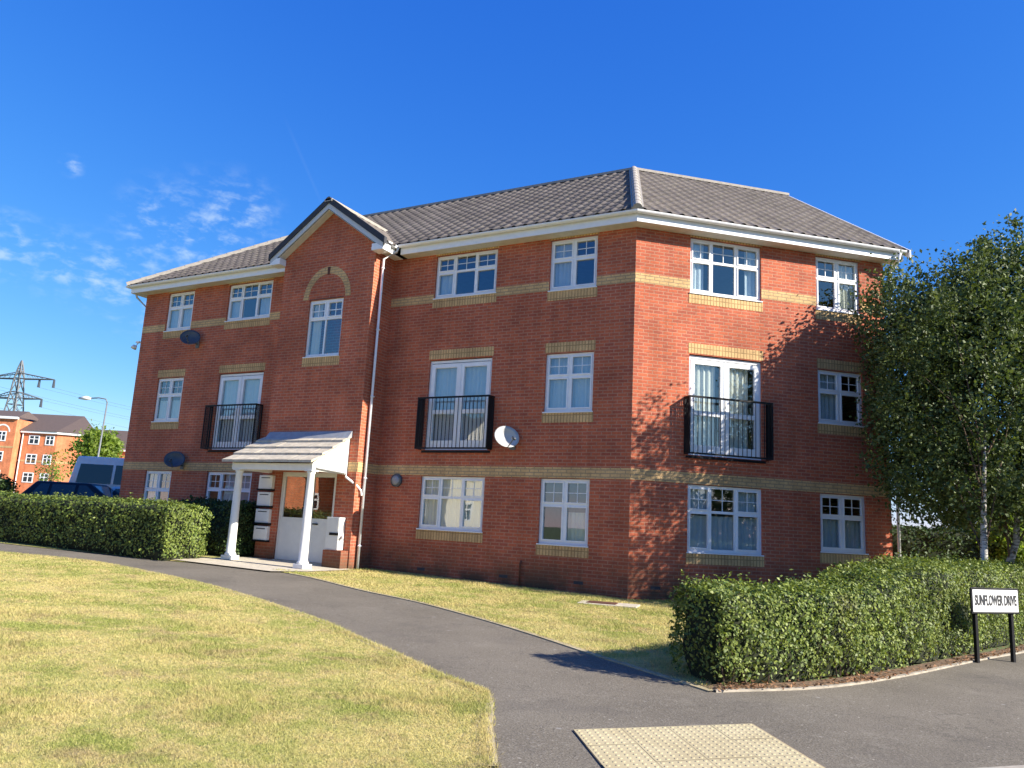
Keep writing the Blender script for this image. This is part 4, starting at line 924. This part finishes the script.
tree('birch_tree', (6.6, 3.1, g2), [(0, 0, -.1), (.12, 0, .9), (.38, .05, 1.7), (.45, .1, 2.6), (.5, .15, 3.6)],
     [(.35, .2, 4.9, 1.9, 1.5, 2.9), (.5, .2, 6.6, 1.35, 1.1, 1.75), (-1.15, .3, 4.8, 1.1, .9, 2.3), (1.9, .1, 5.4, 1.4, 1.3, 2.2), (2.4, 0, 3.6, 1.5, 1.3, 1.6), (-.9, .4, 3.2, 1.2, .9, 1.2), (-1.45, .1, 6.6, 1.0, .8, 1.1), (-1.1, .4, 5.6, 1.1, .9, 1.5)], 3100, 50, .043, 'birch leaf', 'birch bark',
     'birch tree whose trunk leans right, nearest the right edge of the photo', group='birch trees beside the block', spread=.15, rtrunk=.10, droop=.6, nbr=13)
tree('bush', (7.35, 13.0, gz(7, 13)), [(0, 0, 0), (0, 0, 1)], [(0, 0, 1.6, .7, .5, .9)], 90, 60, .06, 'bright bush leaf', 'twigs', 'bright sunlit yellow green bush seen between the two birch trunks', 'bush', rtrunk=.04, nbr=8, spread=.14)
tree('bush', (9.3, 15, gz(9, 15)), [(0, 0, 0), (0, 0, 1)], [(0, 0, 1.7, 1.1, .6, 1.1)], 90, 60, .06, 'bright bush leaf', 'twigs', 'sunlit green bush at the right edge beyond the leaning birch trunk', 'bush', rtrunk=.04, nbr=8, spread=.14)
tree('round_tree', (-51, 22.2, .9), [(0, 0, 0), (0, 0, 2), (0, 0, 4)], [(0, 0, 3.9, 1.5, 1.5, 2.1), (.3, .2, 4.6, 1.2, 1.2, 1.4)], 170, 40, .13, 'bright bush leaf', 'twigs', 'round yellow green tree behind the white van at the left', rtrunk=.12, nbr=12, spread=.25)
tree('sparse_tree', (-39.1, 11.7, .9), [(0, 0, 0), (0, 0, 1.6), (.1, 0, 3)], [(0, 0, 2.5, .55, .55, 1.1), (-.1, 0, 1.9, .7, .6, .6)], 40, 14, .07, 'bright bush leaf', 'twigs', 'thin sparse little tree in front of the distant orange brick block', rtrunk=.06, nbr=18, spread=.2)

def copy_tree(o, loc, label, rz, sc, group):
    c_ = o.copy(); col.objects.link(c_); c_.location = loc; c_.rotation_euler = (0, 0, rz); c_.scale = sc; c_['label'] = label; c_['group'] = group
    for ch in o.children:
        k_ = ch.copy(); col.objects.link(k_); k_.parent = c_
    return c_
ft = tree('broad_tree', (9, 40, -.2), [(0, 0, 0), (0, 0, 2), (.1, 0, 4)], [(0, 0, 3.6, 2.8, 2.8, 3.4), (1.2, .4, 2.4, 2.2, 2.0, 2.0), (-1.3, 0, 2.6, 2.0, 1.9, 2.0)], 330, 40, .11, 'dark hedge leaf', 'twigs', 'broad dark tree far behind the birches, furthest left of its row', group='trees far behind the birches', rtrunk=.16, spread=.32)
for i_, (x, y, l_) in enumerate(((14.5, 41, 'second from the left in its row'), (20, 39, 'third from the left in its row'), (25.5, 40, 'furthest right of its row'))): copy_tree(ft, (x, y, -.3), 'broad dark tree far behind the birches, ' + l_, 1.3 * (i_ + 1), (1, 1, .9 + .1 * i_), 'trees far behind the birches')
for i_, (x, y, l_) in enumerate(((38, -26, 'furthest from the block'), (39, -19, 'second furthest from the block'), (40, -12, 'in the middle of its row'), (41, -5, 'second nearest to the block'), (42, 2, 'nearest to the block'))): copy_tree(ft, (x, y, -.9), 'broad tree across the street mirrored in the panes, ' + l_, 1.1 * i_, (1.25, 1.25, 1.0), 'trees across the street')

for i_, (x, y, l_) in enumerate(((-8, -44, 'nearest to the houses'), (-1, -42, 'second nearest to the houses'), (6, -44, 'in the middle of its row'), (14, -43, 'second furthest from the houses'), (22, -41, 'furthest from the houses'))): copy_tree(ft, (x, y, .1), 'broad tree beyond the road behind the viewer, ' + l_, .9 * i_, (1.15, 1.15, 1.0), 'trees beyond the road')

# ------------------------------------------------------------ vehicles
def vehicle(name, label, cat, group, loc, rz, paint, spec, van=False):
    o = empty(name, loc, label, cat, group, rz)
    # spec: list of (x, z_bottom, z_belt, half width at belt, z_roof, half width at roof)
    m = MB(); rows = []
    for x, zb, zt, hw in spec['body']:
        prof = [(-hw * .86, zb), (-hw, zb + .12), (-hw * 1.0, (zb + zt) * .5), (-hw * .97, zt - .03), (-hw * .90, zt), (hw * .90, zt), (hw * .97, zt - .03), (hw, (zb + zt) * .5), (hw, zb + .12), (hw * .86, zb)]
        rows.append([m.vert((x, y, z)) for y, z in prof])
    for A, C_ in zip(rows, rows[1:]):
        for i in range(10): j = (i + 1) % 10; m.f.append([A[i], A[j], C_[j], C_[i]])
    m.f.append(rows[0][::-1]); m.f.append(rows[-1])
    body = m.build('body', paint, o, smooth=True)
    gx = spec['glass']   # four side points of the greenhouse: (x bottom rear, x top rear, x top front, x bottom front), z belt, z roof, hw belt, hw roof
    (xa, xb, xc, xd), zb, zr, hb, hr = gx
    m = MB(); c_ = [(xa, zb, hb), (xb, zr, hr), (xc, zr, hr), (xd, zb, hb)]
    L = [m.vert((x, -h, z)) for x, z, h in c_]; Rr = [m.vert((x, h, z)) for x, z, h in c_]
    m.f.append(L); m.f.append(Rr[::-1])
    for i in range(4): j = (i + 1) % 4; m.f.append([L[i], L[j], Rr[j], Rr[i]])
    m.build('roof', paint, o, bevel=.06, smooth=True)
    for s in (-1, 1):
        for x0b, x0t, x1t, x1b in spec['windows']:
            q = MB(); z0_, z1_ = zb + spec.get('wz', (.05, -.08))[0], zr + spec.get('wz', (.05, -.08))[1]
            def yy(z): return s * (hb + (hr - hb) * (z - zb) / (zr - zb) + .008)
            q.poly([(x0b, yy(z0_), z0_), (x1b, yy(z0_), z0_), (x1t, yy(z1_), z1_), (x0t, yy(z1_), z1_)]); q.build('side_window', 'dark glass', o, recalc=False)
    for (x0, z0_, x1, z1_) , nm in (((xd, zb, xc, zr), 'windscreen'), ((xa, zb, xb, zr), 'rear_window')):
        sx = .012 if nm == 'windscreen' else -.012; q = MB(); f0, f1 = .1, .88
        P0 = (x0 + (x1 - x0) * f0 + sx, zb + (zr - zb) * f0, hb * .88); P1 = (x0 + (x1 - x0) * f1 + sx, zb + (zr - zb) * f1, hr * .86)
        q.poly([(P0[0], -P0[2], P0[1]), (P0[0], P0[2], P0[1]), (P1[0], P1[2], P1[1]), (P1[0], -P1[2], P1[1])]); q.build(nm, 'dark glass', o, recalc=False)
    for x in spec['wheels']:
        for s in (-1, 1):
            q = MB(); y = s * (spec['hw'] - .10); q.tube([(x, y - .1, .31), (x, y + .1, .31)], .31, 24); wh = q.build('wheel', 'rubber', o)
            q = MB(); yo = y + s * .101; q.tube([(x, yo - .01 * s, .31), (x, yo + s * .008, .31)], .2, 16); q.build('rim', 'rim metal', wh)
    xf = spec['body'][-1][0]; xr = spec['body'][0][0]
    for s in (-1, 1):
        q = MB(); q.box(xf - .16, xf + .012, s * spec['hw'] * .62 - .16, s * spec['hw'] * .62 + .16, .62, .76); q.build('headlight', 'clear lens', o, bevel=.02)
        q = MB(); q.box(xr - .012, xr + .1, s * spec['hw'] * .76 - .1, s * spec['hw'] * .76 + .1, .7, .95); q.build('tail_light', 'red lens', o, bevel=.02)
        q = MB(); xm = xd - .35; q.box(xm, xm + .12, s * (hb + .03) - .0, s * (hb + .03) + s * .17, zb + .02, zb + .16); q.build('mirror', paint, o, bevel=.03)
        q = MB()
        for xq in spec['handles']: q.box(xq, xq + .18, s * (spec['hw'] + .0) - .015, s * (spec['hw'] + .0) + .015, zb - .14, zb - .11)
        q.build('handle', 'black metal', o)
    q = MB(); q.box(xf - .02, xf + .02, -.26, .26, .42, .53); q.build('number_plate', 'sign white', o)
    return o
hatch = dict(body=[(-2.05, .38, .82, .72), (-1.95, .28, .95, .82), (-1.2, .22, .96, .87), (0, .2, .94, .88), (.9, .22, .93, .87), (1.6, .25, .82, .84), (2.02, .32, .70, .76), (2.1, .4, .6, .66)],
             glass=((-1.95, -1.45, .25, 1.15), .93, 1.52, .80, .62), windows=[(-1.55, -1.28, -.98, -1.0), (-.9, -.9, -.15, -.15), (-.05, -.05, .18, .78)], wheels=(-1.28, 1.3), hw=.87, handles=(-.75, .1))
A_ = math.atan2(.469, .882)
def putcar(D_px, ang, **kw): return vehicle(loc=D_px, rz=ang, **kw)
vehicle('parked_car', 'dark navy hatchback parked behind the hedge at the far left', 'car', 'parked cars', (-19.25, .95, .48), A_ + .05, 'navy paint', hatch)
vehicle('parked_car', 'pale silver car parked just beyond the dark car, mostly hidden by the block', 'car', 'parked cars', (-17.9, 2.6, .45), A_ - .3, 'silver car paint', hatch)
vehicle('parked_car', 'white car behind the tall hedge right of the block', 'car', 'parked cars', (5.6, 15.6, .25), R(40), 'white car paint', hatch)
vanb = dict(body=[(-2.7, .45, 1.4, .93), (-2.65, .3, 1.45, .97), (-1, .25, 1.45, .98), (1.0, .25, 1.42, .98), (1.9, .28, 1.25, .97), (2.55, .35, 1.05, .9), (2.65, .45, .9, .82)],
            glass=((-2.66, -2.45, 1.15, 2.05), 1.42, 2.58, .95, .84), windows=[(-2.35, -2.28, -1.1, -1.1), (-1.0, -1.0, .15, .15), (.3, .3, .95, 1.5)], wheels=(-1.6, 1.75), hw=.98, handles=(.35,), wz=(.18, -.28))
vehicle('parked_van', 'white minibus with dark side windows parked behind the dark car', 'van', 'parked vans', (-20.5, 4.2, .48), A_ + .04, 'white car paint', vanb)

# ------------------------------------------------------------ street lamp
o = empty('street_lamp', (-37.9, 13.5, .9), 'tall grey street lamp with a single arm above the round tree', 'street lamp')
m = MB(); m.tube([(0, 0, 0), (0, 0, 1.2), (.2, 0, 6.4)], [.09, .06, .04], 10); m.build('pole', 'street lamp grey', o, smooth=True)
m = MB(); m.tube([(.2, 0, 6.4), (.1, -.05, 6.62), (-.3, -.25, 6.68), (-.75, -.48, 6.62)], .035, 8); m.build('arm', 'street lamp grey', o, smooth=True)
m = MB(); m.tube([(-.7, -.46, 6.61), (-.95, -.6, 6.62), (-1.35, -.8, 6.60)], [.06, .13, .06], 10); m.build('lamp_head', 'white paint', o, smooth=True)

# ------------------------------------------------------------ pylon
o = empty('electricity_pylon', (-253.5, 127.3, 0), 'steel lattice electricity pylon above the roofs at the far left', 'pylon')
ax = Vector((.98, .35, 0)).normalized(); ay = Vector((-ax.y, ax.x, 0))
def PB(a, b_, z): return tuple(ax * a + ay * b_ + Vector((.06 * z * 1.0, -.04 * z, z)))
m = MB(); lv = [(0, 5.0), (8, 4.1), (15, 3.3), (21, 2.6), (26, 2.1), (31, 1.6), (35, 1.25), (39.5, .95), (42.5, .55), (45.2, .05)]
for (z0, w0), (z1, w1) in zip(lv, lv[1:]):
    cs = [(1, 1), (1, -1), (-1, -1), (-1, 1)]
    for i in range(4):
        p, q = cs[i], cs[(i + 1) % 4]
        m.tube([PB(p[0] * w0, p[1] * w0, z0), PB(p[0] * w1, p[1] * w1, z1)], .24, 4, cap=False); m.tube([PB(p[0] * w0, p[1] * w0, z0), PB(q[0] * w1, q[1] * w1, z1)], .13, 4, cap=False); m.tube([PB(q[0] * w0, q[1] * w0, z0), PB(p[0] * w1, p[1] * w1, z1)], .13, 4, cap=False); m.tube([PB(p[0] * w1, p[1] * w1, z1), PB(q[0] * w1, q[1] * w1, z1)], .13, 4, cap=False)
m.build('tower', 'galvanised steel', o, recalc=False)
for z, L, w_ in ((39.3, 12.6, 1.0), (33.0, 9.2, 1.5), (26.5, 12, 2)):
    for s in (-1, 1):
        m = MB(); tip = PB(s * L, 0, z)
        for b_ in (-w_, w_):
            m.tube([PB(s * w_, b_, z), tip], .18, 4, cap=False); m.tube([PB(s * w_, b_, z + 1.8), tip], .16, 4, cap=False)
            for k in range(1, 6): f = k / 6; m.tube([tuple(Vector(PB(s * w_, b_, z)).lerp(Vector(tip), f)), tuple(Vector(PB(s * w_, b_, z + 1.8)).lerp(Vector(tip), max(0, f - .12)))], .06, 4, cap=False)
        arm = m.build('cross_arm', 'galvanised steel', o, recalc=False)
        for f in ((1.0, .55) if z > 35 else (1.0,)):
            m = MB(); p = Vector(PB(s * (w_ + (L - w_) * f), 0, z)); m.tube([tuple(p), tuple(p - Vector((0, 0, 2.6)))], [.3, .45], 6); m.build('insulator', 'dark grey dish', arm)
            m = MB(); e = p - Vector((0, 0, 2.6)); far = e + Vector((150, 190, -4)); m.tube([tuple(e.lerp(far, k / 14) - Vector((0, 0, 10 * 4 * (k / 14) * (1 - k / 14)))) for k in range(15)], .028, 4, cap=False); m.build('power_line', 'galvanised steel', arm, recalc=False)

# ------------------------------------------------------------ distant brick blocks
def far_block(O, d, label, segs, z0, roofz, wins, depth=10, mat='far brick'):
    """segs: list of (a0, a1, eave z, forward offset, turn) facades; d unit direction along the front."""
    o = empty('apartment_building', (O[0], O[1], z0), label, 'building', 'distant brick blocks'); d = Vector((d[0], d[1], 0)).normalized(); nf = Vector((d.y, -d.x, 0))
    def T(fw_, a, b_, z): q = d * a + nf * (b_ + fw_); return (q.x, q.y, z - z0)
    return o, d, nf, T
def far_windows(o, T, items, typ=2):
    for a, z, ww, hh in items:
        m = MB(T); b1, b2 = .0, .05; fr_ = .13
        m.box(a - ww / 2, a + ww / 2, b1, b2, z - hh / 2, z - hh / 2 + fr_); m.box(a - ww / 2, a + ww / 2, b1, b2, z + hh / 2 - fr_, z + hh / 2); m.box(a - ww / 2, a - ww / 2 + fr_, b1, b2, z - hh / 2 + fr_, z + hh / 2 - fr_); m.box(a + ww / 2 - fr_, a + ww / 2, b1, b2, z - hh / 2 + fr_, z + hh / 2 - fr_); m.box(a - .06, a + .06, b1, b2 - .004, z - hh / 2 + fr_, z + hh / 2 - fr_); m.box(a - ww / 2 + fr_, a + ww / 2 - fr_, b1, b2 - .008, z + hh * .1 - .05, z + hh * .1 + .05)
        wo = m.build('window', 'white upvc', o)
        g = MB(T); g.box(a - ww / 2 + .1, a + ww / 2 - .1, .001, .02, z - hh / 2 + .1, z + hh / 2 - .1); g.build('pane', 'dark glass', wo)
O1 = (-102.478, 46.368); d1 = (.8829, .4696); zb1 = 1.4
o, d, nf, T = far_block(O1, d1, 'distant orange brick block of flats with a projecting gabled bay at the left edge', [], zb1, 12.6, [])
TA = lambda a, b_, z: T(0, a, b_, z)
def TBs(a, b_, z):   # second facade, turned back
    c2, s2_ = math.cos(R(24)), math.sin(R(24)); q = d * (3.9 + a * c2 + b_ * s2_) + nf * (-a * s2_ + b_ * c2); return (q.x, q.y, z - zb1)
TC = lambda a, b_, z: T(1.2, a, b_, z)
m = MB(TA); m.poly([(-.9, 0, 1), (3.9, 0, 1), (3.9, 0, 10.35), (-.9, 0, 10.35)]); m.build('wall', 'far brick', o, recalc=False)
m = MB(TBs); m.poly([(0, 0, 1), (4.6, 0, 1), (4.6, 0, 10.35), (0, 0, 10.35)]); m.poly([(4.6, 0, 1), (4.6, -10, 1), (4.6, -10, 10.35), (4.6, 0, 10.35)]); m.build('wall', 'far brick', o, recalc=False)
m = MB(TC); m.poly([(-7.5, 0, 1), (-1.1, 0, 1), (-1.1, 0, 12.0), (-7.5, 0, 12.0)]); m.poly([(-1.1, 0, 1), (-1.1, -4, 1), (-1.1, -4, 12), (-1.1, 0, 12)]); m.build('wall', 'far brick', o, recalc=False)
for TT, s0, s1, z in ((TA, -1.0, 3.9, 10.3), (TBs, -.05, 4.9, 10.3), (TC, -7.7, -.9, 11.95)):
    m = MB(TT); m.box(s0, s1, .0, .3, z, z + .32); m.build('fascia', 'white upvc', o)
    m = MB(TT); m.box(s0, s1 - .1, .0, .02, z - 3.9, z - 3.65); m.build('string_course', 'buff brick', o)
m = MB(TA); m.tube([(-.7, .1, 1), (-.7, .1, 10.3)], .07, 6); m.build('downpipe', 'white upvc', o)
far_windows(o, TA, [(.85, 9.4, 1.45, 1.25), (.85, 6.8, 1.45, 1.35), (.8, 4.3, 1.45, 1.35), (3.0, 9.4, 1.2, 1.3), (3.0, 6.8, 1.2, 1.35), (3.0, 4.3, 1.2, 1.35)])
far_windows(o, TC, [(-2.85, 9.6, 1.2, 1.35), (-2.85, 6.9, 1.2, 1.35), (-2.85, 4.4, 1.2, 1.35), (-5.6, 9.6, 1.2, 1.35), (-5.6, 6.9, 1.2, 1.35), (-5.6, 4.4, 1.2, 1.35)])
q = T; m = MB()
def pt_(T_, a, b_, z): return Vector(T_(a, b_, z))
e0 = pt_(TA, -7.5, .4, 10.6); e1 = pt_(TA, 3.95, .4, 10.6); e2 = pt_(TBs, 5.0, .4, 10.6); r0 = pt_(TA, -7.5, -5, 13.5); r1 = pt_(TA, 4.4, -5, 13.5); e3 = pt_(TBs, 5.0, -10, 10.6); r2 = pt_(TBs, 1.5, -5, 13.5)
for f in ((e0, e1, r1, r0), (e1, e2, r2, r1), (e2, e3, r2)): m.poly([tuple(p) for p in f])
m.build('roof', 'far roof', o, recalc=False)
m = MB(TC); m.poly([(-7.9, .3, 12.25), (-.8, .3, 12.25), (-1.6, -3, 13.4), (-7.9, -3, 13.4)]); m.poly([(-.8, .3, 12.25), (-.8, -5, 12.25), (-1.6, -3, 13.4)]); m.build('roof', 'far roof', o, recalc=False)
m = MB(TC); n = 10; rr = []
for k in range(n + 1): t_ = math.pi * k / n; rr.append([m.vert((-2.85 + math.cos(t_) * r_, .02, 10.2 + math.sin(t_) * r_)) for r_ in (.85, 1.05)])
for A, C_ in zip(rr, rr[1:]): m.f.append([A[0], A[1], C_[1], C_[0]])
m.build('brick_arch', 'white paint', o, recalc=False)
# second block, mostly hidden
O2 = (-107.5, 58.5); o = empty('apartment_building', (O2[0], O2[1], 1.4), 'distant block of flats with brown roof half hidden by the round tree', 'building', 'distant brick blocks'); d = Vector((.8829, .4696, 0)); nf = Vector((d.y, -d.x, 0))
T2 = lambda a, b_, z: tuple(d * a + nf * b_ + Vector((0, 0, z - 1.4)))
m = MB(T2); m.box(-2, 12, -9, 0, 1, 9.3); m.build('wall', 'far brick', o)
m = MB(T2); m.box(-2.2, 12.2, 0, .35, 9.3, 9.65); m.build('fascia', 'white upvc', o)
m = MB(T2); m.poly([(-2.4, .4, 9.6), (12.4, .4, 9.6), (12.4, -4.5, 12.9), (-2.4, -4.5, 12.9)]); m.poly([(-2.4, -9.4, 9.6), (12.4, -9.4, 9.6), (12.4, -4.5, 12.9), (-2.4, -4.5, 12.9)]); m.build('roof', 'far roof', o, recalc=False)
far_windows(o, T2, [(a, z, 1.3, 1.3) for a in (0, 3, 6.4, 9.6) for z in (3.2, 5.8, 8.3)])

# ------------------------------------------------------------ houses across the street (behind the viewer, seen mirrored in the panes)
def house(loc, rz, w_, dp, h, wallm, label):
    o = empty('house', loc, label, 'house', 'houses across the street', rz)
    m = MB(); m.box(0, w_, 0, dp, -.5, h); m.prism([(0, h), (dp, h), (dp / 2, h + dp * .33)], 0, 0, w_); m.build('wall', wallm, o)
    m = MB(); m.poly([(-.2, -.4, h - .05), (w_ + .2, -.4, h - .05), (w_ + .2, dp / 2, h + dp * .36), (-.2, dp / 2, h + dp * .36)]); m.poly([(-.2, dp + .4, h - .05), (w_ + .2, dp + .4, h - .05), (w_ + .2, dp / 2, h + dp * .36), (-.2, dp / 2, h + dp * .36)]); m.build('roof', 'far roof', o, recalc=False)
    for T_, L in ((lambda a, b_, z: (a, -b_, z), w_), (lambda a, b_, z: (w_ + b_, a, z), dp), (lambda a, b_, z: (a, dp + b_, z), w_)): far_windows(o, T_, [(L * f, z, 1.3, 1.2) for f in (.25, .72) for z in (1.7, 4.2)])
    return o
house((-30, -36, .5), 0, 8, 9, 5.2, 'render cream', 'cream rendered house across the street mirrored in the ground floor panes')
house((-40, -30, .6), R(10), 9, 8, 5.3, 'far brick', 'orange brick house across the street mirrored in the entrance door')
house((-14, -46, .3), R(-5), 9, 8, 5.3, 'far brick', 'orange brick house across the street furthest from the block')
tree('street_tree', (30, -14, -.6), [(0, 0, 0), (0, 0, 2), (.1, 0, 4)], [(0, 0, 4, 2.4, 2.4, 2.6)], 200, 40, .12, 'birch leaf', 'twigs', 'round tree across the street mirrored in the right hand panes', rtrunk=.14, spread=.3)
hedge('hedge', [(22, -20), (24, -8), (25, 4)], [(23, -20), (25, -8), (26, 4)], [1.6, 1.6, 1.6], 'left hedge leaf', 'hedge across the street mirrored in the right hand panes', dens=70, size=.09)
scene.render.engine = 'CYCLES'
